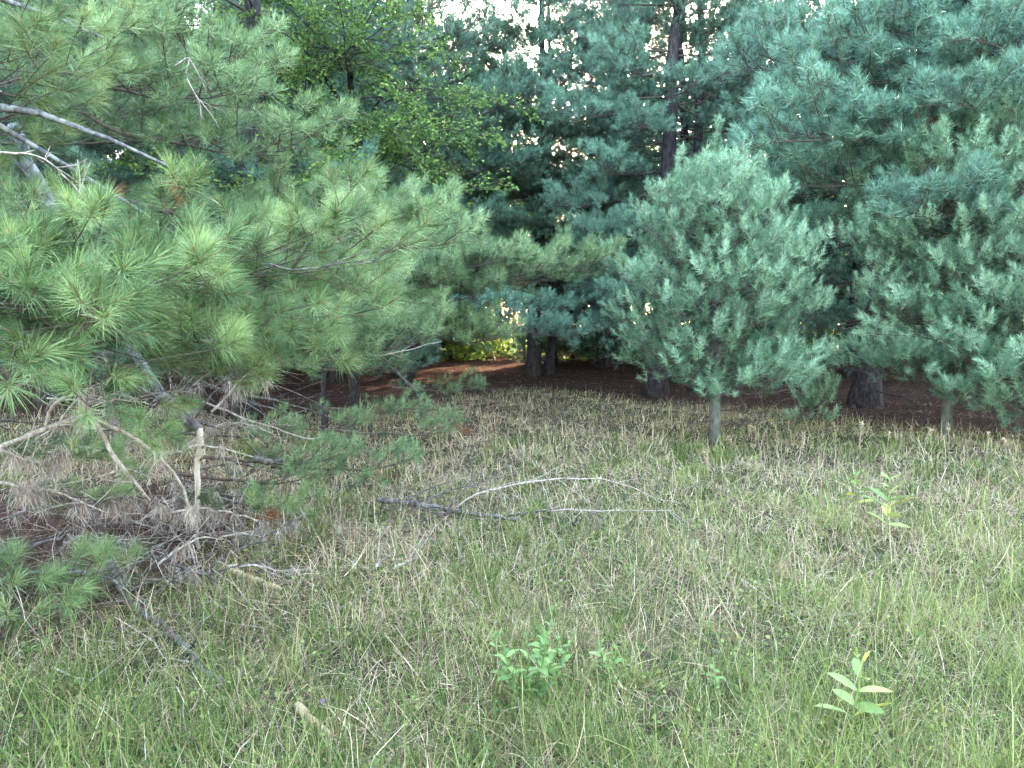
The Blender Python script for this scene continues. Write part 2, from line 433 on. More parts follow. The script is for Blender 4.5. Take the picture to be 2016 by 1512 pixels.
def dead_limbs(g, P, R, z0, z1, n, q, Lr=(.5, 1.8)):
    """bare dark limbs with twigs, below the living crown"""
    zs = q.uniform(z0, z1, n)
    for z in zs:
        c = np.array([np.interp(z, P[:, 2], P[:, k]) for k in range(3)])
        az = q.uniform(0, 2 * PI); L = q.uniform(*Lr)
        d = np.array([math.cos(az), math.sin(az), q.uniform(-.1, .3)])
        k = np.linspace(0, 1, 6)[:, None]
        side = np.array([-d[1], d[0], 0]) * q.normal(0, .12)
        path = c + d * L * k + side * L * k ** 2 + np.array([0, 0, -.18]) * L * k ** 2 + q.normal(0, .012, (6, 3)) * L
        tubes(path, np.linspace(.014, .004, 6), 5, g=g)
        m = int(6 + L * 5)
        u = q.uniform(.25, 1, m); s = np.stack([np.interp(u, k[:, 0], path[:, j]) for j in range(3)], -1)
        dd = norm(d[None] + q.normal(0, .6, (m, 3)) * [1, 1, .5]); ll = q.uniform(.12, .5, m)[:, None]
        pp = np.stack([s, s + dd * ll * .5, s + norm(dd + q.normal(0, .3, (m, 3))) * ll], 1)
        tubes(pp, np.tile([.004, .003, .0015], (m, 1)), 3, g=g, cap=False)

def big_pine(name, base, H, r, kit, label, crown0, Lmax, whorl=1.15, per=8, seed=1, cat='pine tree', group=None, skip=None,
             dead=(0.4, 3.5, 14), lean=(0, 0), wood=None):
    q = np.random.default_rng(seed); random.seed(seed)
    t = empty(name, base); tag(t, label, cat, group)
    P, R = trunk_geo(H, r, lean, seed)
    g = tubes(P, R, 14, bump=.04)
    obj('trunk', g, wood or M_BARK, t)
    if dead[2]:
        gd = Geo(); dead_limbs(gd, P, R, dead[0], dead[1], dead[2], q)
        obj('dead_limbs', gd, M_BARK, t)
    z = crown0
    base = np.array(base)
    while z < H - .4:
        rel = (z - crown0) / (H - crown0)
        Lw = Lmax * min(1, .62 + 1.6 * rel) * (1 - rel) ** .62 if rel > .25 else Lmax * (.75 + rel)
        Lw = max(.5, min(Lmax, Lw))
        n = per
        a0 = q.uniform(0, 2 * PI)
        for k in range(n):
            az = a0 + k * 2 * PI / n + q.normal(0, .25)
            zz = z + q.normal(0, .07)
            c = np.array([np.interp(zz, P[:, 2], P[:, j]) for j in range(3)])
            L = Lw * q.uniform(.7, 1.12)
            if skip and skip(base + c, az, L): continue
            el = math.radians(-8 + 38 * rel + q.normal(0, 6))
            put_bough(t, kit, base + c, az, el, L, q.normal(0, .18))
        z += whorl * (q.uniform(.8, 1.2)) * (1.25 if z > 11 else 1)
    return t

# shared crowns of the pines far back: many boughs joined in one mesh
def crown_arrays(seed, H, crown0, Lmax, kit, whorl=.85, per=5):
    q = np.random.default_rng(seed); random.seed(seed)
    g = Geo(); wg = Geo()
    z = crown0
    while z < H - .3:
        rel = (z - crown0) / (H - crown0)
        Lw = max(.6, Lmax * min(1, .7 + rel) * (1 - rel) ** .6)
        a0 = q.uniform(0, 6.28)
        for k in range(per):
            L = Lw * q.uniform(.7, 1.1)
            v = kit.pick(L)
            M = bough_matrix(np.array([0, 0, z + q.normal(0, .15)]), a0 + k * 2 * PI / per + q.normal(0, .25), math.radians(-5 + 38 * rel + q.normal(0, 6)), q.normal(0, .2), L / v[0])
            g.merge(v[4], M); 
        z += whorl * q.uniform(.8, 1.2)
    return g.arrays()
KIT_FAR = BoughKit('far', cloud_specs([1.3, 2.2, 3.2], n=14, width=.022, nlen=.17, spread=.42, bare=.1, step=.15, sub=.16, r0=.02, lift=.08, shoot=.12), M_NEEDLE)
CROWN = [mesh_from('crown', crown_arrays(5, 16, .9, 3.7, KIT_FAR, .8, 9), [M_NEEDLE], False),
         mesh_from('crown', crown_arrays(6, 16, 1.9, 3.4, KIT_FAR, .8, 9), [M_NEEDLE], False)]
def far_trunk(seed):
    P, R = trunk_geo(16, .2, (0, 0), seed)
    g = tubes(P, R, 10, bump=.03)
    dead_limbs(g, P, R, .6, 5, 26, np.random.default_rng(seed), (.6, 2.0))
    return mesh_from('trunk', g.arrays(), [M_BARK])
FTRUNK = [far_trunk(31), far_trunk(32)]

def ground_at(x, y): return (x, y, float(gh(x, y)) - .02)

# ------------------------------------------------------------------ the pines of the row
GREEN_ROW = 'white pines along the edge of the clearing'
bx = lambda px, Y: W(px, 700, Y)[0]

# centre pine with two stems (photo left of middle)
c1 = ground_at(bx(1046, 23.0), 23.0)
big_pine('pine_tree', c1, 16, .21, KIT_MATURE, 'tall layered pine in the middle, its trunk rising beside the sunlit strip of needles', 1.9, 3.7, seed=11,
         group=GREEN_ROW, dead=(.5, 4.5, 30), whorl=.8)
c1b = ground_at(bx(1080, 23.6), 23.6)
big_pine('pine_tree', c1b, 15, .15, KIT_MATURE, 'slimmer second stem pressed close to the tall middle pine', 5.5, 2.6, seed=12, group=GREEN_ROW, dead=(.5, 5, 20), whorl=.9)

# trio of dark trunks right of the middle
big_pine('pine_tree', ground_at(bx(1290, 17.2), 17.2), 15, .24, KIT_MATURE, 'pine with a thick black foot directly left of the young green pine', 2.3, 3.0, seed=13,
         group=GREEN_ROW, dead=(.3, 5, 34), whorl=1.05, skip=lambda p, az, L: 3.6 < p[2] < 6.2 or (p[2] < 8 and math.sin(az) < -.6))
big_pine('pine_tree', ground_at(bx(1330, 20.5), 20.5), 16, .17, KIT_MATURE, 'dark straight pine trunk seen just above the young pine leader', 6.6, 2.8, seed=14,
         group=GREEN_ROW, dead=(2, 6.5, 22), whorl=.85)
big_pine('pine_tree', ground_at(bx(1372, 18.4), 18.4), 15, .18, KIT_MATURE, 'pine trunk directly behind the tip of the young green pine', 6.0, 2.6, seed=15,
         group=GREEN_ROW, dead=(2, 6, 20), whorl=.85)
big_pine('pine_tree', ground_at(-2.7, 20.0), 15, .17, KIT_MATURE, 'dark pine rising between the broadleaf tree and the tall middle pine', 3.7, 3.2, seed=19,
         group=GREEN_ROW, dead=(.6, 3.6, 14), whorl=.9)
# right hand big pines
big_pine('pine_tree', ground_at(bx(1705, 14.6), 14.6), 14.5, .26, KIT_MATURE, 'broad pine with a dark spreading foot right of the young green pine', 1.8, 3.1, seed=16,
         group=GREEN_ROW, dead=(.2, 4, 30), whorl=.95, skip=lambda p, az, L: p[2] < 7.0 and math.sin(az) < -.4)
big_pine('pine_tree', ground_at(bx(2140, 12.2), 12.2), 13.5, .24, KIT_MATURE, 'tall pine on the right edge reaching its long boughs into the picture', 2.6, 4.0, seed=17,
         group=GREEN_ROW, dead=(.5, 3, 12), whorl=1.0, skip=lambda p, az, L: p[2] < 8 and math.sin(az) < -.35 and math.cos(az) < .5)
big_pine('pine_tree', ground_at(bx(1668, 25.5), 25.5), 15, .17, KIT_MATURE, 'thin far pine trunk seen in the gap between young pine and broad pine', 5.0, 2.6, seed=18,
         group=GREEN_ROW, dead=(.6, 5, 24), whorl=.9)

# left pines
big_pine('pine_tree', ground_at(-6.2, 8.2), 13, .17, KIT_GREEN, 'big pine on the left whose boughs fill the upper left corner', 2.0, 3.7, seed=21,
         group=GREEN_ROW, dead=(.3, 3, 16), whorl=.75, per=9, wood=M_BARK_G, skip=lambda p, az, L: math.cos(az) < -.35 and p[2] < 9)
big_pine('pine_tree', ground_at(-4.3, 12.6), 14, .2, KIT_MATURE, 'pine behind the left boughs with one long low arm towards the middle', 1.3, 3.4, seed=22,
         group=GREEN_ROW, dead=(.3, 3, 18), whorl=.9, skip=lambda p, az, L: 3.3 < p[2] < 7.5 and math.cos(az) > .2 and math.sin(az) < .3)
big_pine('pine_tree', ground_at(-8.6, 14.5), 15, .22, KIT_MATURE, 'far left pine hidden behind the nearer left pines', 1.5, 3.2, seed=23,
         group=GREEN_ROW, dead=(0, 0, 0), whorl=.75)

L2 = [o for o in COL.objects if o.get('label', '').startswith('big pine on the left')][0]
L3 = [o for o in COL.objects if o.get('label', '').startswith('pine behind the left boughs')][0]
# long arms of the left pines, reaching right
def long_arm(tree, kit, a, b, L, roll=0.):
    a = np.array(a, float); b = np.array(b, float); d = b - a; D_ = np.linalg.norm(d)
    m = b - d / D_ * min(L, D_ * .95)
    k = np.linspace(0, 1, 8)[:, None]
    obj('limb', tubes(a + (m - a) * k + np.array([0, 0, -.1]) * np.sin(PI * k) - np.array(tree.location), np.linspace(.04, .022, 8), 7, bump=.05), M_BARK, tree)
    bough_to(tree, kit, m, b, roll)
for a, b_, L_, rl in [((-4.2, 12.4, 2.6), W(1182, 512, 9.6), 2.6, .0), ((-4.2, 12.4, 2.5), W(1090, 505, 9.5), 2.7, .15), ((-4.2, 12.4, 2.4), W(1000, 492, 9.3), 2.6, -.1), ((-4.2, 12.4, 2.4), W(1120, 530, 9.8), 2.4, -.2),
                  ((-4.2, 12.4, 2.0), W(960, 560, 9.6), 2.4, .0), ((-4.2, 12.4, 1.7), W(1000, 650, 9.8), 2.2, -.1), ((-4.2, 12.4, 1.9), W(880, 530, 8.8), 2.4, .1), ((-4.2, 12.4, 1.9), W(860, 600, 8.8), 2.4, .1),
                  ((-4.2, 12.4, 1.9), W(960, 620, 10.4), 2.4, .1), ((-4.2, 12.4, 2.0), W(900, 490, 9.0), 2.4, .2)]:
    long_arm(L3, KIT_PLUME_L, a, b_, L_, rl)
for b_ in (W(1150, 655, 15.0), W(1080, 640, 15.0), W(1010, 600, 15.4), W(1120, 600, 16.0)):
    long_arm(L3, KIT_PLUME, (-4.2, 12.8, 2.2), b_, 2.2, .1)
for a, b_, rl in [((-4.9, 8.2, 3.0), W(905, 455, 7.6), .0), ((-4.9, 8.0, 2.8), W(850, 425, 7.2), .15), ((-4.9, 8.0, 2.9), W(770, 410, 7.0), .1), ((-4.9, 8.0, 2.8), W(680, 400, 6.8), .1), ((-4.9, 8.0, 2.7), W(820, 470, 7.4), .0),
                  ((-4.9, 8.0, 4.0), W(610, 270, 6.4), .15), ((-4.9, 8.0, 4.6), W(520, 90, 6.6), .2), ((-4.9, 8.0, 4.5), W(470, 160, 6.0), .1),
                  ((-4.9, 8.0, 5.2), W(330, 20, 6.0), .1), ((-4.9, 8.0, 2.1), W(760, 560, 6.8), .1),
                  ((-4.9, 8.0, 1.8), W(690, 610, 6.2), .1), ((-4.9, 8.0, 1.5), W(840, 640, 7.4), .1),
                  ((-4.9, 7.8, 1.4), W(740, 660, 7.2), .1)]:
    long_arm(L2, KIT_PLUME_L, (-6.1, 8.2, a[2]), b_, 2.7, rl)

# the near left pine: trunk outside the picture, boughs with long needles close by
NL = empty('pine_tree', ground_at(-4.1, 3.6)); tag(NL, 'nearest pine on the left, its long needled boughs hanging close in front', 'pine tree', GREEN_ROW)
P, R = trunk_geo(11, .16, (-.02, 0), 77); obj('trunk', tubes(P, R, 14, bump=.04), M_BARK_G, NL)
random.seed(5)
for b_, Lb, az, el in [
    (W(735, 450, 3.1), 2.2, 8, 6), (W(560, 440, 2.9), 1.6, -4, 8), (W(690, 560, 3.0), 2.0, 2, -2), (W(400, 500, 2.6), 1.5, -10, 2), (W(290, 520, 2.45), 1.3, -20, 0),
    (W(90, 560, 2.2), 1.0, -15, -5), (W(480, 590, 2.9), 1.6, -5, -8), (W(330, 760, 2.7), 1.5, -15, -32), (W(230, 700, 2.8), 1.4, -25, -28), (W(120, 660, 2.7), 1.2, -20, -14),
    (W(600, 620, 3.3), 1.8, 8, -6), (W(200, 560, 2.7), 1.4, -12, -4), (W(430, 640, 3.4), 1.8, 5, -10), (W(60, 640, 3.2), 1.6, 0, -12), (W(330, 590, 3.5), 2.0, 10, -2),
    (W(30, 470, 3.4), 1.6, 0, 3), (W(180, 470, 3.6), 2.0, 5, 3), (W(700, 500, 3.7), 2.2, 12, 2), (W(100, 380, 4.4), 2.0, 5, 10),
    (W(60, 120, 4.2), 1.9, 0, 14), (W(200, 40, 4.6), 2.2, 5, 18), (W(40, 20, 4.0), 1.6, -5, 18), (W(600, 560, 4.2), 2.2, 12, -2)]:
    azr, elr = math.radians(az), math.radians(el)
    d = np.array([math.cos(azr) * math.cos(elr), math.sin(azr) * math.cos(elr), math.sin(elr)])
    if b_[0] > -1.35: b_ = np.array([0, 0, CAM_H]) + (b_ - [0, 0, CAM_H]) * 1.25
    a = b_ - d * Lb
    bough_to(NL, KIT_NEAR, a, b_, random.gauss(0, .2))
# its limbs, from the trunk out to where the boughs start
gl = Geo()
for z0, b_, r0 in [(1.9, W(-60, 520, 3.0), .035), (1.5, W(-30, 640, 3.2), .028), (2.6, W(330, 330, 4.7), .042), (3.1, W(220, 90, 5.0), .035), (3.0, W(370, 480, 5.0), .03), (1.2, W(160, 690, 3.2), .018)]:
    a = np.array([-4.0, 3.6, z0]); k = np.linspace(0, 1, 8)[:, None]
    path = a + (b_ - a) * k + np.array([0, 0, .22]) * np.sin(PI * k) + rng.normal(0, .012, (8, 3))
    tubes(path - np.array(NL.location), np.linspace(r0, r0 * .2, 8), 8, g=gl, bump=.05)
obj('limb', gl, M_BARK_G, NL)

# low boughs lying in the grass on the left
low = [(W(700, 840, 6.6), .9, 5), (W(870, 850, 7.2), 1.1, 0), (W(610, 945, 5.7), 1.1, -8), (W(790, 915, 6.1), 1.0, 10), (W(660, 905, 5.8), 1.0, 0),
       (W(560, 985, 5.3), .9, -20), (W(930, 765, 9.6), 1.0, 0), (W(820, 805, 7.6), .9, 2), (W(560, 850, 5.8), .8, 12), (W(230, 960, 4.6), .7, 10), (W(540, 700, 7.2), 1.2, 0), (W(760, 720, 8.2), 1.3, 0),
       (W(210, 880, 4.7), .8, 0), (W(330, 830, 5.0), .8, 5)]
for b_, Lb, az in low:
    azr = math.radians(az); b_ = b_.copy(); 
    a = b_ - np.array([math.cos(azr), math.sin(azr), -.02]) * Lb
    bough_to(L2, KIT_GREEN if b_[1] > 5.6 else KIT_NEAR, a, b_, random.gauss(0, .2), name='low_bough')
bl = G(150, 1225); bl[2] += .12
bough_to(NL, KIT_NEAR, bl - np.array([1.1, -.1, -.12]), bl + np.array([0, 0, .02]), .1, name='low_bough')
bough_to(NL, KIT_NEAR, bl - np.array([1.2, -.35, -.1]), bl + np.array([-.22, .15, .04]), -.1, name='low_bough')

# more boughs of the row that stand out as plumes
row = lambda start: [o for o in COL.objects if o.get('label', '').startswith(start)][0]
def arms(tree, x, Y, tips, kit=KIT_PLUME, dz=.25):
    for (px, py, Yt, h) in tips:
        b_ = W(px, py, Yt); bough_to(tree, kit, (x, Y, b_[2] + dz if h is None else h), b_, random.gauss(0, .2))
random.seed(8)
arms(row('tall layered pine'), c1[0], 23, [(960, 560, 20.2, 3.2), (1150, 610, 20, 2.7), (1060, 530, 19.6, 3.4), (1240, 610, 20.5, 2.6), (900, 460, 20.5, 4.2), (1000, 440, 20, 4.4), (1160, 450, 20, 4.4), (1220, 540, 20, 3.4), (880, 330, 20, None), (950, 290, 19.6, None), (1100, 410, 19.6, None), (930, 190, 19.8, None), (1060, 130, 19.6, None), (980, 20, 19.8, None), (1110, 20, 19.8, None), (840, 60, 20.4, None), (1180, 340, 19.4, None), (1060, 240, 19.2, None), (860, 130, 20, None), (850, 175, 20.8, None), (850, 290, 20.4, None), (930, 120, 21, None), (1280, 350, 20.6, None), (1262, 450, 20.6, None), (1240, 250, 21, None),
     (900, 380, 21, None), (1190, 480, 20.8, None), (960, 60, 20.6, None), (1190, 130, 20.6, None), (1130, 300, 19.8, None), (1010, 350, 19.8, None), (870, 240, 20.6, None), (1250, 60, 20.6, None), (1000, 220, 20, None), (1120, 200, 19.8, None)])
arms(row('pine with a thick black foot'), bx(1290, 17.2), 17.2, [(1080, 370, 15.2, None), (1130, 430, 15.0, None), (1160, 440, 14.6, None), (1200, 90, 14.8, None), (1080, 180, 15, None), 
     (1240, 420, 14.2, None), (1170, 640, 15.4, 1.6), (1200, 560, 14.6, None), (1150, 310, 14.8, None), (1390, 140, 14.6, None), (1240, 200, 14.4, None), (1500, 120, 14.8, None)])
arms(row('tall pine on the right edge'), bx(2140, 12.2), 12.2, [(1500, 260, 10.6, 5.5), (1550, 150, 10.8, 6.2), (1640, 60, 10.8, 6.6), (1560, 350, 11.2, 4.7), (1740, 395, 9.6, 4.2), (1700, 250, 10.4, 5.2), (1440, 120, 12, 6.6),
     (1820, 180, 9.8, 5.4), (1720, 20, 11, 7), (1600, 440, 12.0, 3.8), (1880, 60, 9.9, 6), (1760, 520, 12.2, 3.0)])
arms(row('broad pine with a dark'), bx(1705, 14.6), 14.6, [(1480, 370, 13.4, None), (1520, 440, 13.2, None), (1740, 390, 12.6, None), (1560, 300, 12.8, None), (1900, 330, 13, None), (1660, 180, 12.6, None), (1850, 480, 13, None), (1480, 60, 13, None), (1600, 90, 12.8, None)])

# ------------------------------------------------------------------ young pines
def young_pine(base, H, r, Rmax, label, seed, zlow=.35, leader=.9, bulge=.42, whorl=.24, per=9, tilt=0.):
    q = np.random.default_rng(seed); random.seed(seed)
    t = empty('young_pine', base); tag(t, label, 'young pine', 'young pines at the edge of the clearing')
    K = 10; tt = np.linspace(0, 1, K)
    P = np.stack([np.cumsum(q.normal(0, .012, K)) + tilt * tt, np.cumsum(q.normal(0, .012, K)), tt * H - .05], 1); R = r * (1 - .9 * tt) + .006
    obj('trunk', tubes(P, R, 10, bump=.05), M_YTWIG, t)
    gd = Geo(); dead_limbs(gd, P, R * .5, .12, H * .34, 14, q, (.25, .9)); obj('dead_limbs', gd, M_TWIG, t)
    base = np.array(base); z = zlow * H
    top = H - leader
    while z < top + .05:
        rel = (z / H - zlow * 1.0) / (1 - zlow)
        sh = float(np.interp(z / H, [.1, .25, .43, .62, .72, .85], [.68, .98, 1.05, .80, .48, .2]))
        Lw = max(.26, Rmax * sh)
        a0 = q.uniform(0, 6.28)
        for k in range(per):
            az = a0 + k * 2 * PI / per + q.normal(0, .2)
            zz = z + q.normal(0, .06)
            c = np.array([np.interp(zz, P[:, 2], P[:, j]) for j in range(3)])
            el = math.radians(-6 + 60 * max(0, rel) + q.normal(0, 7))
            put_bough(t, KIT_YOUNG, base + c, az, el, Lw * q.uniform(.75, 1.12), q.normal(0, .25))
        z += whorl * q.uniform(.8, 1.2) * (1 if rel < .6 else .8)
    # the leader: an upright spike with close set needles and a crown of shoots
    g = Geo(); m_ = 90
    zz = np.linspace(top - .2, H, m_); pp = np.stack([np.interp(zz, P[:, 2], P[:, j]) for j in range(3)], 1)
    needles(g, pp, np.tile([0, 0, 1.], (m_, 1)), 20, .075, .0045, .05, a0=60, a1=30)
    for k in range(26):
        a = q.uniform(0, 6.28); h = q.uniform(top - .45, top + .35) if k < 20 else q.uniform(top, H - .1); e = math.radians(q.uniform(58, 82)); l = q.uniform(.28, .6) * (1 if k < 20 else .5)
        c = np.array([np.interp(h, P[:, 2], P[:, j]) for j in range(3)]); d = np.array([math.cos(a) * math.cos(e), math.sin(a) * math.cos(e), math.sin(e)])
        kk = np.linspace(.2, 1, 14)[:, None]; lp = c + d * l * kk
        needles(g, lp, np.tile(d, (14, 1)), 20, .07, .0045, .05, a0=60, a1=30)
        tubes(np.stack([c, c + d * l]), np.array([.008, .003]), 5, g=g, m=1)
    obj('leader_shoot', g, [M_NEEDLE_Y, M_YTWIG], t, False)
    return t
young_pine((*G(1408, 878)[:2], G(1408, 878)[2]), 4.15, .075, 1.22, 'round young pine with slim grey trunk standing alone in the grass', 41, zlow=.21, leader=1.0)
young_pine(ground_at(bx(1868, 10.4), 10.4), 5.2, .07, 1.45, 'taller young pine on the right with a long pale leader', 42, zlow=.17, leader=1.4, tilt=.35)
young_pine(ground_at(bx(2050, 9.6), 9.6), 3.3, .06, 1.3, 'low bushy young pine cut by the right edge of the picture', 43, zlow=.16, leader=.5)
young_pine(ground_at(bx(1600, 12.0), 12.0), .9, .02, .42, 'tiny pine seedling at the foot of the round young pine', 44, zlow=.2, leader=.25, whorl=.2, per=5)

# ------------------------------------------------------------------ dense wood behind
q = np.random.default_rng(3)
spots = [(-14, 24), (-10.5, 19), (-7.5, 25), (-4.6, 20.5), (-9, 31), (-3.8, 29), (-6.5, 34), (3.6, 31), (9.6, 22), (13.5, 19), (12, 27), (8.6, 33),
         (16.5, 24), (17.5, 31), (-2.6, 42), (-7, 40), (-3.4, 22.5), (-6.2, 17.5), (-4.2, 35), (-9, 28), (3.4, 27), (-.8, 48), (12.5, 38), (7, 42), (-13, 37), (21, 27), (22, 38), (-18, 30), (8.5, 26)]
SMALL = {(1.7, 30): .36, (2.6, 33): .4, (.9, 29): .3, (-3.6, 33): .4, (-.8, 48): 1.3}
spots += [k_ for k_ in SMALL if k_ not in spots]
rows = ['in the deep shade', 'of the back row', 'half hidden by nearer boughs', 'of the dim wood']
for i, (x, y) in enumerate(spots):
    t = empty('background_pine', ground_at(x, y))
    px = 1008 + x / y * F
    side = 'at the far left' if px < 400 else 'behind the left pines' if px < 800 else 'left of the middle pine' if px < 1000 else 'right of the middle pine' if px < 1180 else 'by the trio of trunks' if px < 1400 else 'behind the round young pine' if px < 1600 else 'behind the broad pine' if px < 1850 else 'at the far right'
    dep = 'far corner' if x > 21.5 else 'tallest hindmost' if i in (12,) else 'nearest' if y < 22 else 'second row' if y < 27 else 'third row' if y < 34 else 'hindmost'
    tag(t, f'{dep} dark background pine {side}', 'pine tree', 'pines of the wood behind' )
    o = link(bpy.data.objects.new('trunk', FTRUNK[i % 2]), t)
    cr = link(bpy.data.objects.new('crown', CROWN[(i * 7 // 3) % 2]), t)
    t.rotation_euler[2] = q.uniform(0, 6.28); s = q.uniform(.92, 1.2); s = SMALL.get((x, y), s); t.scale = (s, s, s * q.uniform(.95, 1.15))

# unseen pines added behind and beside the viewer to shade the clearing
for i, (x, y) in enumerate([(-15, -13), (-9.5, -15), (-4, -14), (1.5, -16), (7, -14), (12.5, -15.5), (18, -12), (-19, -5), (-20, 3), (22, -4), (23, 5), (-17, 11), (21, 13)]):
    t = empty('background_pine', ground_at(x, y)); tag(t, 'unseen pine added behind or beside the viewer to shade the clearing', 'pine tree', 'unseen pines added to shade the clearing')
    link(bpy.data.objects.new('trunk', FTRUNK[i % 2]), t); link(bpy.data.objects.new('crown', CROWN[i % 2]), t)
    t.rotation_euler[2] = q.uniform(0, 6.28); s = q.uniform(.85, 1.05); t.scale = (s, s, s)

# ------------------------------------------------------------------ broad leaves
def leaves(g, P, D, size, asp=.55, tint=None, tuft=None, m=0, fold=.25):
    T = len(P); D = norm(D)
    q1 = rng.standard_normal((T, 3)) + np.array([0, 0, .9])
    n_ = norm(q1 - (q1 * D).sum(1, keepdims=True) * D); w = np.cross(n_, D)
    s = (size * rng.uniform(.65, 1.2, T))[:, None]
    l = P + D * s * .5 + w * s * asp * .5 + n_ * s * fold * .3; r_ = P + D * s * .5 - w * s * asp * .5 + n_ * s * fold * .3
    tip = P + D * s - np.array([0, 0, .15]) * s
    v = np.stack([P, l, tip, r_], 1).reshape(-1, 3)
    i = (np.arange(T) * 4)[:, None]
    f = np.concatenate([i + [0, 2, 1], i + [0, 3, 2]], 1).reshape(-1, 3)
    tint = rng.random(T) if tint is None else tint; tuft = rng.random(T) if tuft is None else tuft
    c = np.repeat(np.stack([tint, tuft, np.zeros(T)], 1), 4, 0)
    return g.add(v, f, c, m)

def leafy_branch(seed, L, size=.075, n=260):
    q = np.random.default_rng(seed); g = Geo()
    k = np.linspace(0, 1, 6)[:, None]
    ax = np.concatenate([L * k, q.normal(0, .03, (6, 1)) * L * k, L * (.12 * k - .18 * k ** 2)], 1)
    tubes(ax, np.linspace(.012, .003, 6), 5, g=g, m=1)
    m_ = int(10 * L); u = q.uniform(.15, 1, m_); p = np.stack([np.interp(u, k[:, 0], ax[:, j]) for j in range(3)], 1)
    d = norm(np.stack([np.ones(m_) * .7, q.choice([-1, 1], m_) * q.uniform(.4, 1, m_), q.normal(.05, .22, m_)], 1)); l = q.uniform(.25, .6, m_)[:, None] * L * .6
    tubes(np.stack([p, p + d * l], 1), np.tile([.004, .0015], (m_, 1)), 3, g=g, m=1, cap=False)
    kk = n // m_
    us = q.uniform(.1, 1.05, (m_, kk, 1)); lp = (p[:, None] + d[:, None] * l[:, None] * us).reshape(-1, 3) + q.normal(0, .02, (m_ * kk, 3))
    ld = (d[:, None] + q.normal(0, .7, (m_, kk, 3)) * [1, 1, .4]).reshape(-1, 3)
    leaves(g, lp, ld, size, .62)
    return g.arrays()
LB = [mesh_from('leafy_branch', leafy_branch(60 + k, L_, .065, n_), [M_LEAF, M_BARK], False) for k, (L_, n_) in enumerate([(1.4, 300), (1.8, 420), (2.3, 560)])]

def broadleaf(base, H, r, label, seed, boxes, name='broadleaf_tree'):
    """boxes: list of (centre, radius, count) clouds of leafy branches"""
    q = np.random.default_rng(seed)
    t = empty(name, base); tag(t, label, 'tree', 'broadleaf trees among the pines'); base = np.array(base)
    P, R = trunk_geo(H, r, (.02, 0), seed, flare=.2)
    g = tubes(P, R, 10, bump=.04)
    for (c, rad, n) in boxes:
        c = np.array(c, float)
        z0 = max(.8, c[2] - rad * 1.2); a = np.array([np.interp(z0, P[:, 2], P[:, j]) for j in range(3)]); kk = np.linspace(0, 1, 7)[:, None]
        b_ = c - base * [1, 1, 0]
        tubes(a + (b_ - a) * kk + np.array([0, 0, .25]) * np.sin(PI * kk), np.linspace(r * .5, .012, 7), 6, g=g)
        for i in range(n):
            d = norm(q.normal(0, 1, 3) * [1, 1, .7]); p = c + d * rad * q.random() ** .5 - d * .6
            o = bpy.data.objects.new('leafy_branch', LB[q.integers(3)]); link(o, t)
            M = bough_matrix(p - base, math.atan2(d[1], d[0]), q.normal(.05, .35), q.normal(0, .5), q.uniform(.7, 1.1)); o.matrix_local = Matrix(M.tolist())
    obj('trunk', g, M_BARK, t)
    return t
broadleaf(ground_at(-3.0, 14.6), 8.5, .10, 'bright green broadleaf tree between the left pines and the middle pine', 51,
          [(W(680, 110, 13.2), 1.0, 18), (W(600, 190, 12.8), .9, 12), (W(760, 180, 13.6), .8, 10), (W(690, 270, 13.0), .9, 13), (W(760, 320, 13.6), .7, 9), (W(560, 60, 13), 1.0, 10), (W(680, -60, 13.6), 1.2, 12), (W(740, 400, 13), .6, 6)])
broadleaf(ground_at(-2.6, 10.6), 3.2, .05, 'dark shrub with glossy broad leaves peering through the left pine boughs', 52,
          [(W(410, 440, 9.4), .6, 9), (W(500, 400, 10), .6, 8), (W(790, 440, 10.4), .6, 7), (W(860, 560, 10.8), .5, 5)], 'leafy_shrub')

# sunlit trees beyond the wood
def far_crown(seed, H, R_, n, size):
    global rng
    keep = rng; rng = np.random.default_rng(seed); g = Geo()
    nc = 60
    cz = rng.uniform(.25, 1, nc); rad = R_ * np.sin(PI * np.clip((cz - .12) / .98, 0, 1)) ** .6
    a = rng.uniform(0, 6.28, nc); rr = rad * rng.random(nc) ** .5
    C_ = np.stack([np.cos(a) * rr, np.sin(a) * rr, cz * H], 1)
    k = rng.integers(0, nc, n); p = C_[k] + norm(rng.standard_normal((n, 3))) * (rng.random((n, 1)) ** .4) * R_ * .32 * [1, 1, .6]
    leaves(g, p, rng.standard_normal((n, 3)), size, .7, tint=np.clip(rng.normal(.5, .2, n) + .3 * rng.random(nc)[k] - .15, 0, 1))
    rng = keep
    return g.arrays()
FC = far_crown(1, 15, 4.2, 15000, .26)
FCM = [mesh_from('crown', FC, [M_LEAF_GOLD], False), mesh_from('crown', FC, [M_LEAF], False)]
P, R = trunk_geo(14, .2, (0, 0), 91); FT = mesh_from('trunk', tubes(P, R, 8).arrays(), [M_BARK])
where_f = ['a', 'b']
fspots = [(-26, 58, 1), (-17, 62, 0), (-9, 56, 1), (-2, 64, 0), (12.5, 58, 0), (15, 66, 1), (19, 56, 0), (27, 61, 0), (34, 57, 1), (-33, 64, 1), (41, 66, 0), (2, 76, 1), (22, 78, 1), (-13, 78, 0)]
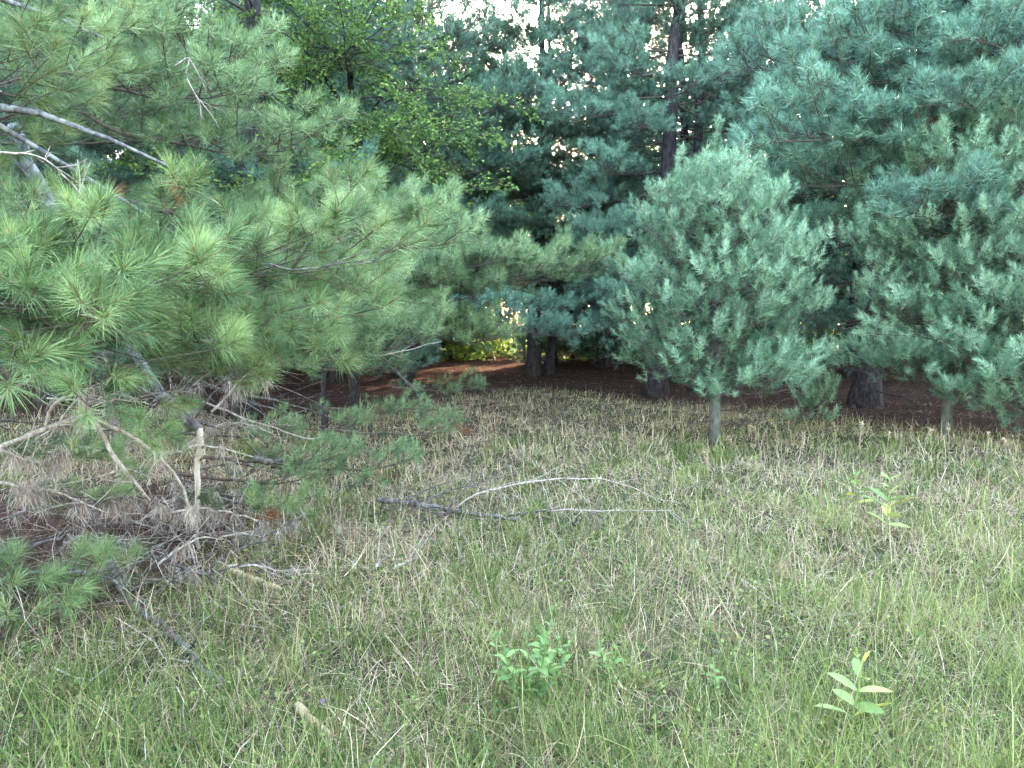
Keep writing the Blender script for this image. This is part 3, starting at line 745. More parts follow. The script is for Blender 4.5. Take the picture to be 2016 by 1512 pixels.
for i, (x, y, k) in enumerate(fspots):
    t = empty('far_tree', ground_at(x, y))
    px = int(1008 + x / y * F)
    side = 'beyond the far left pines' if px < 350 else 'beyond the left broadleaf tree' if px < 780 else 'left of the middle pine' if px < 1000 else 'behind the middle pine' if px < 1100 else 'behind the trio of trunks' if px < 1450 else 'in the right hand gap' if px < 1720 else 'beyond the right hand pines'
    tag(t, f'{"green" if k else "golden"} sunlit tree {"of the farther row " if y > 70 else ""}{side}', 'tree', 'sunlit trees past the field')
    link(bpy.data.objects.new('trunk', FT), t); link(bpy.data.objects.new('crown', FCM[k]), t)
    s = q.uniform(.8, 1.15); t.scale = (s, s, s); t.rotation_euler[2] = q.uniform(0, 6.28)

# thicket and wood closing the view beyond the pines: nobody could count it
g = Geo(); rng = np.random.default_rng(17)
n = 130000
cx = rng.uniform(-45, 50, 420); cy = rng.uniform(33, 47, 420); cz = rng.random(260) ** 1.5 * 13
k = rng.integers(0, 260, n)
p = np.stack([cx[k], cy[k], cz[k]], 1) + rng.normal(0, 1, (n, 3)) * [1.3, .8, .8]; p[:, 2] = np.abs(p[:, 2])
lane = lambda x_, y_: np.abs(x_ - (-1.5 + .25 * (y_ - 27.5)))      # a gap in the brush where low sun reaches the forest floor
ok = (lane(p[:, 0], p[:, 1]) > 1.4) | (np.abs(p[:, 2] - .306 * (p[:, 1] - 27.5)) > .9); p = p[ok]; n = len(p)
leaves(g, p, rng.standard_normal((n, 3)), .36, .7)
sx = rng.uniform(-45, 50, 240); sy = rng.uniform(33, 47, 240); hh = rng.uniform(3, 7, 240)
tubes(np.stack([np.stack([sx, sy, 0 * sx], 1), np.stack([sx + rng.normal(0, .5, 240), sy, hh], 1)], 1), np.tile([.06, .02], (240, 1)), 4, g=g, m=1)
tag(obj('thicket', g, [M_LEAF, M_BARK], smooth=False), 'dim leafy thicket closing the view low down behind the pine trunks', 'thicket', kind='stuff')

# ------------------------------------------------------------------ grass
class Field:
    def __init__(s, seed, cell): s.q = np.random.default_rng(seed).random((128, 128)); s.c = cell
    def __call__(s, x, y):
        u = np.asarray(x) / s.c + 60; v = np.asarray(y) / s.c + 20
        i = np.floor(u).astype(int); j = np.floor(v).astype(int); a = u - i; b = v - j
        a = a * a * (3 - 2 * a); b = b * b * (3 - 2 * b); i %= 127; j %= 127
        return s.q[i, j] * (1 - a) * (1 - b) + s.q[i + 1, j] * a * (1 - b) + s.q[i, j + 1] * (1 - a) * b + s.q[i + 1, j + 1] * a * b
f1, f2, f3 = Field(1, .55), Field(2, 1.6), Field(3, .16)

def sample_ground(n, y0=1.7, y1=19, power=1.0, margin=1.2):
    """more points near the viewer than far off"""
    u = rng.random(n); y = y0 * (y1 / y0) ** (u ** power)
    half = y * .70 + margin
    return rng.uniform(-1, 1, n) * half, y

def blades(g, x, y, h, w, th0, kap, az, tint, tuft, z=None, m=0):
    n = len(x); h = np.asarray(h); K = 4
    z = gh(x, y) if z is None else z
    P = np.zeros((n, K, 3)); P[:, 0] = np.stack([x, y, z - .01], 1)
    dx, dy = np.cos(az), np.sin(az)
    for k in range(1, K):
        th = th0 + kap * (k - .5) / (K - 1)
        st_ = h / (K - 1)
        P[:, k] = P[:, k - 1] + np.stack([np.sin(th) * dx * st_, np.sin(th) * dy * st_, np.cos(th) * st_], 1)
    fl = np.minimum(P[:, :, 2], 10); P[:, :, 2] = np.maximum(fl, (z - .005)[:, None] + .012 * rng.random((n, 1)))
    a2 = az + PI / 2 + rng.normal(0, .5, n); W_ = np.stack([np.cos(a2), np.sin(a2), rng.normal(0, .2, n)], 1) * np.asarray(w).reshape(-1, 1) * .5
    v = np.stack([P[:, 0] - W_ * .8, P[:, 0] + W_ * .8, P[:, 1] - W_, P[:, 1] + W_, P[:, 2] - W_ * .7, P[:, 2] + W_ * .7, P[:, 3]], 1).reshape(-1, 3)
    i = (np.arange(n) * 7)[:, None]
    f = np.concatenate([i + t for t in ([0, 1, 3], [0, 3, 2], [2, 3, 5], [2, 5, 4], [4, 5, 6])])
    return g.add(v, f, np.repeat(np.stack([tint, tuft, np.zeros(n)], 1), 7, 0), m)

rng = np.random.default_rng(23)
g = Geo()
def keep_mask(x, y, lit=.5):
    return litter_mask(x, y) < rng.random(len(x)) * .75 + lit * .1
# green blades
x, y = sample_ground(185000, power=.90)
dry = .3 * np.clip(.2 - x, 0, 1) + np.clip((y - 3.4) / 3.5, 0, 1) * .72 + .55 * (f2(x, y) - .5) + .5 * (f1(x, y) - .5)
k = keep_mask(x, y) & (rng.random(len(x)) > dry * .9) & (f3(x, y) + .25 > rng.random(len(x)) * .9); x, y = x[k], y[k]; n = len(x)
sc_ = np.clip(y / 4.5, .75, 2.2)
h = rng.gamma(5, .036, n) * (.5 + .85 * f1(x, y)) * np.clip(1.25 - y * .035, .6, 1.1)
g.m and None
blades(g, x, y, h, .0042 * sc_ * rng.uniform(.6, 1.25, n), np.abs(rng.normal(.25, .3, n)), rng.gamma(2, .5, n), rng.uniform(0, 6.28, n), np.clip(rng.normal(.40, .26, n) + .16 * np.clip(x - .3, 0, 1.6), 0, 1), rng.random(n), m=0)
# dry blades: straight stalks and curled leaves
x, y = sample_ground(205000, power=.82)
dry = .30 + .25 * np.clip(.4 - x, 0, 1) + np.clip((y - 3.0) / 3.5, 0, 1) * .55 + .5 * (f2(x, y) - .5) + .5 * (f1(x, y) - .5)
k = keep_mask(x, y) & (rng.random(len(x)) < dry); x, y = x[k], y[k]; n = len(x)
sc_ = np.clip(y / 4.5, .75, 2.2)
cur = rng.random(n) < .7
h = np.where(cur, rng.gamma(4, .030, n), rng.gamma(5, .030, n)) * np.clip(1.2 - y * .03, .6, 1.1)
blades(g, x, y, h, .0040 * sc_ * rng.uniform(.5, 1.2, n), np.abs(rng.normal(.45, .4, n)), np.where(cur, rng.uniform(1.5, 4.2, n), rng.gamma(2, .25, n)), rng.uniform(0, 6.28, n),
       np.clip(rng.normal(.5, .28, n), 0, 1), rng.random(n), m=1)
# tall thin stalks with bent seed heads
x, y = sample_ground(1500, y0=2.6, y1=15, power=.7)
k = keep_mask(x, y) & (x > -1.2 + rng.normal(0, .6, len(x))); x, y = x[k], y[k]; n = len(x)
blades(g, x, y, rng.uniform(.25, .45, n), .0028 * np.clip(y / 4.5, .8, 2), np.abs(rng.normal(.1, .1, n)), rng.gamma(2, .35, n), rng.uniform(0, 6.28, n), np.clip(rng.normal(.5, .2, n), 0, 1), rng.random(n), m=1)
# flattened thatch of old leaves
x, y = sample_ground(38000, power=.8); k = keep_mask(x, y); x, y = x[k], y[k]; n = len(x)
blades(g, x, y, rng.gamma(4, .03, n), .0042 * np.clip(y / 4.5, .75, 2.2) * rng.uniform(.5, 1.1, n), rng.normal(1.2, .3, n), rng.normal(.3, .9, n), rng.uniform(0, 6.28, n), np.clip(rng.normal(.45, .3, n), 0, 1), rng.random(n), z=gh(x, y) + .02 + .04 * rng.random(n), m=1)
# fuller green clumps and flattened pale clumps
for (nc, nb, hh, ww, mm, b0) in ((300, 46, .19, .0052, 0, .12), (170, 46, .17, .0045, 1, .45)):
    cx, cy = sample_ground(nc, y0=2.2, y1=10, power=.75); k = keep_mask(cx, cy, 0); cx, cy = cx[k], cy[k]; m_ = len(cx)
    sz = rng.uniform(.6, 1.35, m_); az_ = rng.uniform(0, 6.28, (m_, nb)); rr_ = rng.random((m_, nb)) ** .7 * .075 * sz[:, None]
    x = (cx[:, None] + np.cos(az_) * rr_).ravel(); y = (cy[:, None] + np.sin(az_) * rr_).ravel(); n = len(x)
    ct_ = np.repeat(rng.normal(.4, .22, m_), nb)
    blades(g, x, y, np.repeat(sz, nb) * hh * rng.uniform(.5, 1.35, n), ww * rng.uniform(.6, 1.3, n) * np.clip(y / 5, .85, 1.8), b0 + np.abs(rng.normal(.1, .2, n)), rng.gamma(2, .5, n), (az_ + rng.normal(0, .6, az_.shape)).ravel(), np.clip(ct_ + rng.normal(0, .12, n), 0, 1), rng.random(n), m=mm)
# low weeds
x, y = sample_ground(26000, y0=1.8, y1=15, power=.8)
k = keep_mask(x, y) & (f1(x + 7, y) > .45); x, y = x[k], y[k]; n = len(x)
leaves(g, np.stack([x, y, gh(x, y) + rng.uniform(.01, .12, n)], 1), rng.standard_normal((n, 3)) * [1, 1, .35], .026, .7, m=0)
tag(obj('grass', g, [M_GRASS, M_STRAW], smooth=False), 'long mixed green and straw dry grass covering the clearing', 'grass', kind='stuff')

# brown needle litter
g = Geo()
x, y = sample_ground(60000, y0=2.0, y1=27, power=.75)
k = (litter_mask(x, y) > rng.random(len(x)) * .9) | (rng.random(len(x)) < .10); x, y = x[k], y[k]; n = len(x)
blades(g, x, y, rng.uniform(.07, .16, n), .0035 * np.clip(y / 4.5, .8, 3), rng.normal(1.3, .3, n), rng.normal(.2, .4, n), rng.uniform(0, 6.28, n), rng.random(n), rng.random(n), z=gh(x, y) + .015, m=0)
x = rng.normal(-3.0, 1.0, 9000); y = rng.normal(4.9, 1.15, 9000); n = 9000
blades(g, x, y, rng.uniform(.07, .2, n), .003, rng.normal(1.0, .5, n), rng.normal(.9, .6, n), rng.uniform(0, 6.28, n), rng.random(n), rng.random(n), z=gh(x, y) + rng.random(n) ** 2 * .16, m=0)
tag(obj('needle_litter', g, [M_BROWN], smooth=False), 'fallen rusty brown pine needles carpeting the ground under the pines', 'needle litter', kind='stuff')

# ------------------------------------------------------------------ dead wood
def path_px(pts):
    """photo points with the distance of each -> 3D polyline; None means on the ground"""
    out = []
    for p in pts:
        out.append(G(p[0], p[1], .04) if len(p) == 2 else W(*p))
    return np.array(out)

def smooth_path(P, n):
    t = np.linspace(0, 1, len(P)); s_ = np.linspace(0, 1, n)
    L_ = [np.interp(s_, t, P[:, k]) for k in range(3)]
    Q = np.stack(L_, 1)
    for _ in range(2): Q[1:-1] = (Q[:-2] + 2 * Q[1:-1] + Q[2:]) / 4
    return Q

def dead_branch(name, label, pts, r0, r1, mt, cat='dead branch', group=None, twigs=0, tl=.25, tm=None, seed=0, sides=7, n=14, up=.2, tufts=0):
    global rng
    keep = rng; rng = np.random.default_rng(900 + seed)
    r0 *= 1.3; r1 *= 1.25
    P = smooth_path(path_px(pts), n); L = np.linalg.norm(P[-1] - P[0])
    P[1:-1] += rng.normal(0, .006 * min(1, L), (n - 2, 3))
    base = P[0].copy()
    g = tubes(P - base, np.linspace(r0, r1, n) * rng.uniform(.88, 1.14, n), sides, bump=.07)
    o = obj(name, g, mt); o.location = base; tag(o, label, cat, group)
    if twigs:
        g = Geo(); d0 = norm(P[-1] - P[0])
        for i in range(twigs):
            u = rng.uniform(.15, .98); c = np.array([np.interp(u, np.linspace(0, 1, n), P[:, k]) for k in range(3)]) - base
            d = norm(d0 * rng.uniform(.2, .9) + rng.normal(0, .55, 3) + [0, 0, up]); l = tl * rng.uniform(.4, 1.3); k = np.linspace(0, 1, 5)[:, None]
            q_ = c + d * l * k + norm(rng.normal(0, 1, 3)) * l * .22 * k ** 2
            q_[:, 2] = np.maximum(q_[:, 2], gh(q_[:, 0] + base[0], q_[:, 1] + base[1]) + .005 - base[2])
            tubes(q_, np.linspace(max(.0032, r1 * .7), .0011, 5), 4, g=g)
            if rng.random() < .6:
                e = q_[2] + norm(d + rng.normal(0, .6, 3)) * l * .5; tubes(np.stack([q_[2], e]), np.array([.0018, .001]), 3, g=g)
        obj('side_twigs', g, tm or mt, o)
    if tufts:
        us = rng.uniform(.1, 1, tufts); c = np.stack([np.interp(us, np.linspace(0, 1, n), P[:, k]) for k in range(3)], 1) - base
        g = Geo(); m_ = 46
        x_ = np.repeat(c[:, 0], m_) + rng.normal(0, .012, tufts * m_); y_ = np.repeat(c[:, 1], m_) + rng.normal(0, .012, tufts * m_); z_ = np.repeat(c[:, 2], m_) + rng.normal(0, .02, tufts * m_)
        nn = len(x_); s0 = g.n
        D = norm(np.stack([rng.normal(0, .38, nn), rng.normal(0, .38, nn), -np.ones(nn) * .8 + rng.normal(0, .25, nn)], 1)); l = rng.uniform(.06, .14, nn)[:, None]
        p0 = np.stack([x_, y_, z_], 1); w_ = norm(rng.normal(0, 1, (nn, 3))) * .0014
        mid = p0 + D * l * .5 + rng.normal(0, .008, (nn, 3)); tip = mid + norm(D + [0, 0, -.5]) * l * .5
        v = np.stack([p0 - w_, p0 + w_, mid + w_, mid - w_, tip], 1).reshape(-1, 3); i = (np.arange(nn) * 5)[:, None]
        g.add(v, np.concatenate([i + [0, 1, 2], i + [0, 2, 3], i + [3, 2, 4]]), np.repeat(np.stack([rng.random(nn), np.repeat(rng.random(tufts), m_), np.zeros(nn)], 1), 5, 0))
        obj('dead_needles', g, M_WITHER, o, False)
    rng = keep
    return o

DB = 'dead branches tangled on the left'
dead_branch('broken_limb', 'thick dark broken limb, its lower half bare of bark and pale', [(318, 778, 5.1), (350, 815, 5.1), (393, 845, 5.1)], .036, .026, M_DARKDEAD, group=DB, seed=1, twigs=4, sides=10)
o = dead_branch('peeled_limb', 'pale barkless limb with dark rings hanging straight down from the dark broken limb', [(393, 843, 5.09), (396, 880, 5.1), (385, 935, 5.1), (392, 985, 5.1), (380, 1015, 5.1), (388, 1060, 5.1), (394, 1088, 5.1)], .0165, .010, M_PEELED, group=DB, seed=2, sides=10)
for pz in (878, 903, 948, 978, 1020, 1045):
    c_ = W(np.interp(pz, [843, 880, 935, 985, 1015, 1060, 1088], [393, 396, 385, 392, 380, 388, 394]), pz, 5.1) - np.array(o.location)
    obj('bark_ring', tubes(np.stack([c_ - [0, 0, .008 + .01 * rng.random()], c_ + [.001, 0, .01]]), np.array([.019, .0185]) * np.interp(pz, [843, 1088], [1.15, .8]), 8, bump=.12), M_DARKDEAD, o)
dead_branch('dead_branch', 'curving tan branch rising from the left edge and arching over to the right', [(0, 880, 3.6), (55, 858, 3.7), (100, 832, 3.8), (150, 820, 3.9), (205, 826, 4.0), (245, 848, 4.1), (300, 890, 4.2), (345, 930, 4.3), (376, 985, 4.4), (385, 1040, 4.5)], .011, .005, M_DEAD, group=DB, seed=3, twigs=10, tufts=5)
dead_branch('dead_branch', 'straight bleached stick slanting down to the right across the arching tan branch', [(135, 735, 4.1), (170, 800, 4.1), (205, 870, 4.15), (255, 935, 4.2), (295, 985, 4.3)], .012, .006, M_DEAD, group=DB, seed=4, twigs=6)
dead_branch('dead_branch', 'bleached forked stick at the left edge pointing up to the right', [(0, 785, 3.4), (40, 760, 3.5), (75, 735, 3.6), (115, 715, 3.7)], .009, .004, M_DEAD, group=DB, seed=5, twigs=7, tufts=0)
dead_branch('dead_branch', 'tan hooked twig curling over beside the straight bleached stick', [(90, 840, 3.9), (95, 805, 3.9), (125, 782, 3.9), (155, 773, 3.95), (200, 783, 4.0), (260, 790, 4.1)], .007, .003, M_DEAD, group=DB, seed=6, twigs=5)
dead_branch('dead_branch', 'low tan branch sweeping along the left edge with brown tufts hanging under it', [(0, 885, 3.5), (45, 905, 3.6), (90, 912, 3.7), (130, 885, 3.8)], .008, .004, M_DEAD, group=DB, seed=7, twigs=6, tufts=7)
dead_branch('dead_branch', 'long thin stick crossing low at the left over the brown litter', [(0, 950, 3.7), (60, 962, 3.8), (130, 972, 4.0), (210, 1010, 4.2)], .007, .003, M_DEAD, group=DB, seed=8, twigs=6, tufts=6)
dead_branch('dead_branch', 'dark drooping stick hung with straw coloured needle bunches in the middle of the litter', [(120, 1000, 4.3), (200, 985, 4.4), (290, 975, 4.6), (340, 1000, 4.6)], .008, .004, M_DARKDEAD, group=DB, seed=9, twigs=5, tufts=14)
dead_branch('dead_branch', 'grey stick with withered needle bunches near the foot of the pale limb', [(330, 1010, 4.9), (400, 1000, 5.0), (460, 1010, 5.1), (530, 1030, 5.2)], .007, .003, M_DEAD, group=DB, seed=10, twigs=8, tufts=12)
dead_branch('dead_branch', 'pale twig crossing the peeled limb halfway up', [(300, 905, 4.9), (345, 890, 4.9), (395, 873, 4.95), (450, 885, 5.0), (500, 900, 5.1)], .006, .003, M_DEAD, group=DB, seed=11, twigs=5, tufts=2)
for k, (pts, lab) in enumerate([
    ([(300, 690, 5.8), (400, 760, 6.0), (520, 800, 6.3), (640, 840, 6.6)], 'dark stick running down right, lowest of the fan behind the broken limb'),
    ([(310, 705, 5.7), (420, 765, 6.0), (560, 790, 6.4), (700, 845, 6.8)], 'dark stick in the middle of the fan behind the broken limb'),
    ([(330, 720, 5.6), (380, 755, 5.7), (470, 780, 5.9), (590, 870, 6.0)], 'short dark stick in the fan behind the broken limb'),
    ([(350, 740, 5.8), (450, 745, 6.2), (560, 760, 6.5), (680, 830, 6.7)], 'arched grey stick on top of the fan of sticks'),
    ([(305, 700, 6.0), (380, 670, 6.2), (450, 668, 6.4), (520, 715, 6.5)], 'thin grey twig bowed above the fan of sticks'),
    ([(400, 790, 5.5), (500, 830, 5.7), (600, 865, 5.8), (640, 860, 6.0)], 'long pale twig bowed low in front of the fan of sticks'),
    ([(640, 700, 7.6), (740, 702, 7.8), (800, 690, 8.0), (870, 672, 8.2)], 'pale twig poking out under the low green boughs beside the dark wood floor'),
    ([(735, 700, 7.5), (780, 730, 7.5), (830, 780, 7.4)], 'grey twig drooping from the low green boughs to the grass'),
    ]):
    dead_branch('dead_stick', lab, pts, .011 if k < 3 else .006, .003, M_DARKDEAD if k not in (4, 5, 6) else M_DEAD, 'dead stick', 'sticks behind the broken limb', twigs=9, tl=.4, seed=20 + k, up=.05)
FB = 'branches fallen in the grass'
dead_branch('fallen_branch', 'dark lichened branch lying across the grass at the centre left', [(742, 982, 5.9), (800, 990, 5.95), (870, 1000, 5.9), (950, 1016, 5.75), (1022, 1022, 5.7)], .017, .010, M_DARKDEAD, 'fallen branch', FB, twigs=16, tl=.5, seed=40, sides=9, up=.1)
dead_branch('fallen_branch', 'grey thin branch lying in the grass right of the dark lichened branch', [(1065, 1030), (1120, 1038), (1180, 1036), (1240, 1050)], .009, .005, M_DARKDEAD, 'fallen branch', FB, twigs=12, tl=.5, seed=41, up=.05)
dead_branch('fallen_branch', 'bleached twig arching above the dark lichened branch towards the right', [(900, 998, 5.9), (930, 975, 5.95), (965, 958, 6.0), (1030, 956, 6.05), (1090, 940, 6.1), (1150, 942, 6.1), (1205, 940, 6.2), (1260, 962, 6.1), (1300, 990, 6.0)], .0055, .0025, M_DEAD, 'fallen branch', FB, twigs=12, tl=.4, seed=42, up=.05)
dead_branch('fallen_branch', 'dark forked twig sticking up left of the arching bleached twig', [(700, 1040), (780, 1000, 6.0), (880, 965, 6.1), (960, 950, 6.2), (1035, 890, 6.4)], .008, .002, M_DARKDEAD, 'fallen branch', FB, twigs=12, tl=.5, seed=43)
dead_branch('fallen_branch', 'thin grey twig laid flat furthest right among the fallen twigs', [(1050, 1020), (1100, 1003, 5.8), (1200, 1005, 5.8), (1325, 1004, 5.85)], .006, .002, M_DEAD, 'fallen branch', FB, twigs=12, tl=.4, seed=44, up=.02)
dead_branch('fallen_branch', 'twiggy grey branch lying among low green boughs left of centre', [(560, 1010), (640, 985), (720, 960), (800, 968)], .009, .003, M_DARKDEAD, 'fallen branch', FB, twigs=16, tl=.45, seed=45)
dead_branch('fallen_branch', 'dark stubby branch piece lying among the low green boughs', [(500, 902, 5.6), (530, 910, 5.6), (562, 905, 5.65)], .022, .013, M_DARKDEAD, 'fallen branch', FB, twigs=3, seed=46, sides=9)
dead_branch('rotten_branch', 'crooked dark branch with pale patches lying in the left foreground', [(215, 1110, 4.2), (238, 1150, 4.1), (250, 1190, 4.0), (300, 1240), (340, 1270), (410, 1330), (450, 1370)], .018, .010, M_DARKDEAD, 'fallen branch', FB, twigs=14, tl=.3, seed=47, sides=9)
dead_branch('fallen_branch', 'grey curved branch reaching left from the crooked dark branch', [(60, 1128, 4.1), (110, 1127, 4.15), (170, 1124, 4.15), (215, 1135, 4.1), (245, 1160, 4.0)], .010, .007, M_DARKDEAD, 'fallen branch', FB, twigs=8, tl=.3, seed=48)
dead_branch('fallen_branch', 'long low arch of dark branch above the grey curved branch', [(20, 1085, 4.4), (110, 1055, 4.5), (220, 1062, 4.5), (300, 1095, 4.4), (370, 1120, 4.35), (430, 1145, 4.3)], .010, .008, M_DARKDEAD, 'fallen branch', FB, twigs=12, tl=.35, seed=49, tufts=9)
dead_branch('peeled_stick', 'short yellow stick without bark lying in the grass, left foreground', [(452, 1148), (500, 1160), (552, 1182)], .015, .010, M_YELLOWWOOD, 'stick', FB, seed=50, sides=9)
dead_branch('peeled_stick', 'short pale stick without bark half hidden in grass near the bottom edge', [(585, 1395), (620, 1425), (652, 1455)], .015, .009, M_YELLOWWOOD, 'stick', FB, seed=51, sides=9)
dead_branch('fallen_branch', 'weathered pale twig standing up out of the brown grass', [(740, 1150), (745, 1100, 4.6), (748, 1040, 4.6)], .008, .003, M_DEAD, 'fallen branch', FB, twigs=4, seed=52)
dead_branch('fallen_branch', 'small pale stick lying right of the standing weathered twig', [(775, 1145), (800, 1130), (832, 1112)], .009, .006, M_DEAD, 'fallen branch', FB, twigs=3, seed=53)
dead_branch('fallen_branch', 'dark withered branch with brown tufts rising left of the short yellow stick', [(400, 1130, 4.6), (470, 1080, 4.8), (520, 1060, 4.9), (600, 1010, 5.0)], .008, .003, M_DARKDEAD, 'fallen branch', FB, twigs=14, tl=.35, seed=54, tufts=5)
# leaning dead stem in the upper left
dead_branch('leaning_snag', 'leaning grey dead stem with lichen in the upper left boughs', [(28, 245, 5.2), (50, 310, 5.2), (90, 380, 5.25), (125, 450, 5.3), (180, 560, 5.4), (260, 690, 5.5), (330, 790, 5.5)], .034, .022, M_BARK_G, 'snag', twigs=10, tl=.4, seed=60, sides=10, n=18)
dead_branch('dead_twig', 'pale bare twig curving down over the leaning grey stem', [(0, 300, 3.8), (50, 300, 3.9), (95, 315, 4.0), (130, 350, 4.05), (170, 395, 4.1)], .005, .002, M_DEAD, 'dead twig', twigs=8, seed=61)
dead_branch('dead_twig', 'pale bare twig looping in front of the upper left plume', [(345, 130, 5.0), (380, 105, 5.0), (360, 150, 5.0), (392, 190, 5.0), (398, 235, 5.0)], .004, .0015, M_DEAD, 'dead twig', twigs=6, seed=62)
dead_branch('dead_twig', 'thin dark twig arching below the close front boughs', [(520, 520, 3.0), (590, 535, 3.1), (660, 520, 3.2), (730, 490, 3.3)], .003, .0015, M_DARKDEAD, 'dead twig', twigs=3, seed=63)

# thin bleached twigs that nothing tells apart, and withered bunches
q = np.random.default_rng(555)
for k in range(40):
    px, py = q.uniform(-40, 470), q.uniform(760, 1120); g0 = G(px, py + 60); Y_ = min(g0[1], 5.4); a_ = q.uniform(-.5, .9); l_ = q.uniform(90, 230)
    dead_branch('dead_twig', f"{'dark' if k % 3 == 0 else 'bleached'} thin twig {'high' if py < 920 else 'midway' if py < 1020 else 'low'} {'at the left edge' if px < 120 else 'left of the pale limb' if px < 300 else 'by the pale limb'}", [(px, py, Y_), (px + l_ * .35 * math.cos(a_), py - l_ * .35 * math.sin(a_) - q.uniform(0, 25), Y_ + .05), (px + l_ * .7 * math.cos(a_), py - l_ * .6 * math.sin(a_) - 10, Y_ + .1), (px + l_ * math.cos(a_), py - l_ * .7 * math.sin(a_) + q.uniform(-10, 40), Y_ + .1)],
                q.uniform(.0035, .008), .0018, M_DEAD if k % 3 else M_DARKDEAD, 'dead twig', 'bleached twigs of the left tangle', twigs=7, tl=.22, seed=200 + k, tufts=int(q.integers(0, 5)))
# loose twig litter: nobody could count it
g = Geo()
n = 520; x = np.concatenate([rng.normal(-2.7, 1.0, 330), rng.uniform(-3, 1.6, 190)]); y = np.concatenate([rng.normal(4.9, .9, 330), rng.uniform(3.5, 7.5, 190)])
a = rng.uniform(0, 6.28, n); l = rng.gamma(3, .09, n); K = 5; k = np.linspace(-.5, .5, K)[None]
P = np.stack([x[:, None] + np.cos(a)[:, None] * l[:, None] * k, y[:, None] + np.sin(a)[:, None] * l[:, None] * k, np.zeros((n, K))], -1) + rng.normal(0, .012, (n, K, 3))
P[:, :, 2] = gh(P[:, :, 0], P[:, :, 1]) + .01 + np.abs((rng.random((n, 1)) ** 2 * .28) * (k + .5 * rng.random((n, 1))) * 1.6)
tubes(P, np.linspace(1, .4, K)[None] * rng.uniform(.0015, .0045, (n, 1)), 4, g=g, cap=False)
tag(obj('twig_litter', g, M_DEAD), 'pale dead twigs strewn over the brown litter on the left', 'twig litter', kind='stuff')

# rusty sprays of dead needles
def spray(name, label, p, mt, n=5, R_=.10, cat='dead needle spray', group='rusty dead needle sprays'):
    D = norm(rng.normal(0, 1, (n, 3)) + [0, 0, .3]); g = Geo()
    needles(g, rng.normal(0, R_ * .4, (n, 3)), D, 40, R_, .003, .05, True)
    o = obj(name, g, mt, None, False); o.location = p; tag(o, label, cat, group)
for p, lab in [(W(335, 370, 6.0), 'small rusty needle spray caught high in the left boughs'), (W(200, 403, 5.2), 'rusty needle spray low beside the leaning grey stem'), (G(905, 852, .06), 'rusty fallen needles just right of the low green boughs'),
               (G(760, 945, .05), 'rusty fallen needles behind the dark lichened branch'), (G(540, 1080, .12), 'tall rusty needle spray above the short yellow stick'), (G(545, 1100, .05), 'rusty needles under the tall rusty spray'),
               (W(1020, 556, 11), 'tiny rusty spray under the long green arm'), (G(930, 855, .03), 'rusty patch of needles at the edge of the shade')]:
    spray('needle_spray', lab, p, M_RUST)
gx_ = Geo(); 
o = dead_branch('dead_bough', 'hanging clump of reddish dead needles high on the right', [(1835, 190, 10.5), (1840, 225, 10.4), (1830, 260, 10.4)], .012, .005, M_DARKDEAD, 'dead bough', seed=70, twigs=6)
g = Geo(); needles(g, rng.normal(0, .13, (26, 3)) + [0, 0, -.25], norm(rng.normal(0, .4, (26, 3)) + [0, 0, -1]), 30, .13, .006, .06); obj('dead_needles', g, M_RUST, o, False)

# ------------------------------------------------------------------ plants
def leaf_mesh(L, w, mt, name='leaf', curl=.25, fold=.18):
    K = 6; t = np.linspace(0, 1, K); wd = w * np.sin(PI * np.clip(t * .94 + .04, 0, 1)) ** .75; wd[-1] = .001
    z = -curl * L * t ** 2
    mid = np.stack([L * t, 0 * t, z], 1); l = np.stack([L * t, wd / 2, z + wd * fold], 1); r_ = np.stack([L * t, -wd / 2, z + wd * fold], 1)
    v = np.concatenate([mid, l, r_]); f = []
    for i in range(K - 1):
        f += [[i, i + 1, K + i + 1], [i, K + i + 1, K + i], [i, 2 * K + i, 2 * K + i + 1], [i, 2 * K + i + 1, i + 1]]
    out = []
    for tn in (.15, .4, .6, .9):
        out.append(mesh_from(name, Geo().add(v, f, (tn, .5, 0)).arrays(), [mt]))
    return out
def leafy_plant(name, label, base, H, stems, lm, mt, pairs, cat='plant', group=None, z0=.25, spread=.3, seed=0, size=(.8, 1.1), lean=.1, elev=(10, 50), sc0=1.):
    q = np.random.default_rng(seed + 500)
    t = empty(name, base); tag(t, label, cat, group)
    for s_ in range(stems):
        a = q.uniform(0, 6.28); off = spread * (stems > 1) * q.uniform(.2, 1); h = H * q.uniform(.75, 1.05) if stems > 1 else H
        k = np.linspace(0, 1, 7)[:, None]; top = np.array([math.cos(a) * (off + lean * h), math.sin(a) * (off + lean * h), h])
        P = np.array([math.cos(a), math.sin(a), 0]) * off * .3 + top * k + np.array([0, 0, -.02]) * (1 - k) + q.normal(0, .004, (7, 3))
        obj('stem', tubes(P, np.linspace(.0045, .002, 7) * sc0, 6), mt[1], t)
        for i in range(pairs):
            u = z0 + (1 - z0) * (i + .5) / pairs; c = np.array([np.interp(u, k[:, 0], P[:, j]) for j in range(3)]); a1 = i * PI / 2 + q.normal(0, .25) + s_
            sz = (1.0 if u < .8 else .75) * math.sin(PI * (.25 + .6 * u)) * q.uniform(*size)
            for sgn in (0, PI):
                o = bpy.data.objects.new('leaf', lm[q.integers(4)]); link(o, t)
                M = bough_matrix(c, a1 + sgn + q.normal(0, .2), math.radians(q.uniform(*elev) + 30 * (u > .85)), q.normal(0, .3), sz); o.matrix_local = Matrix(M.tolist())
    return t
MLK = leaf_mesh(.15, .052, M_MILK, curl=.12); MLS = leaf_mesh(.19, .058, M_MILK, curl=.15); MNT = leaf_mesh(.072, .026, M_MINT, curl=.3); BRD = leaf_mesh(.05, .028, M_MINT, curl=.2)
STEM = [M_MILK, M_MILK]
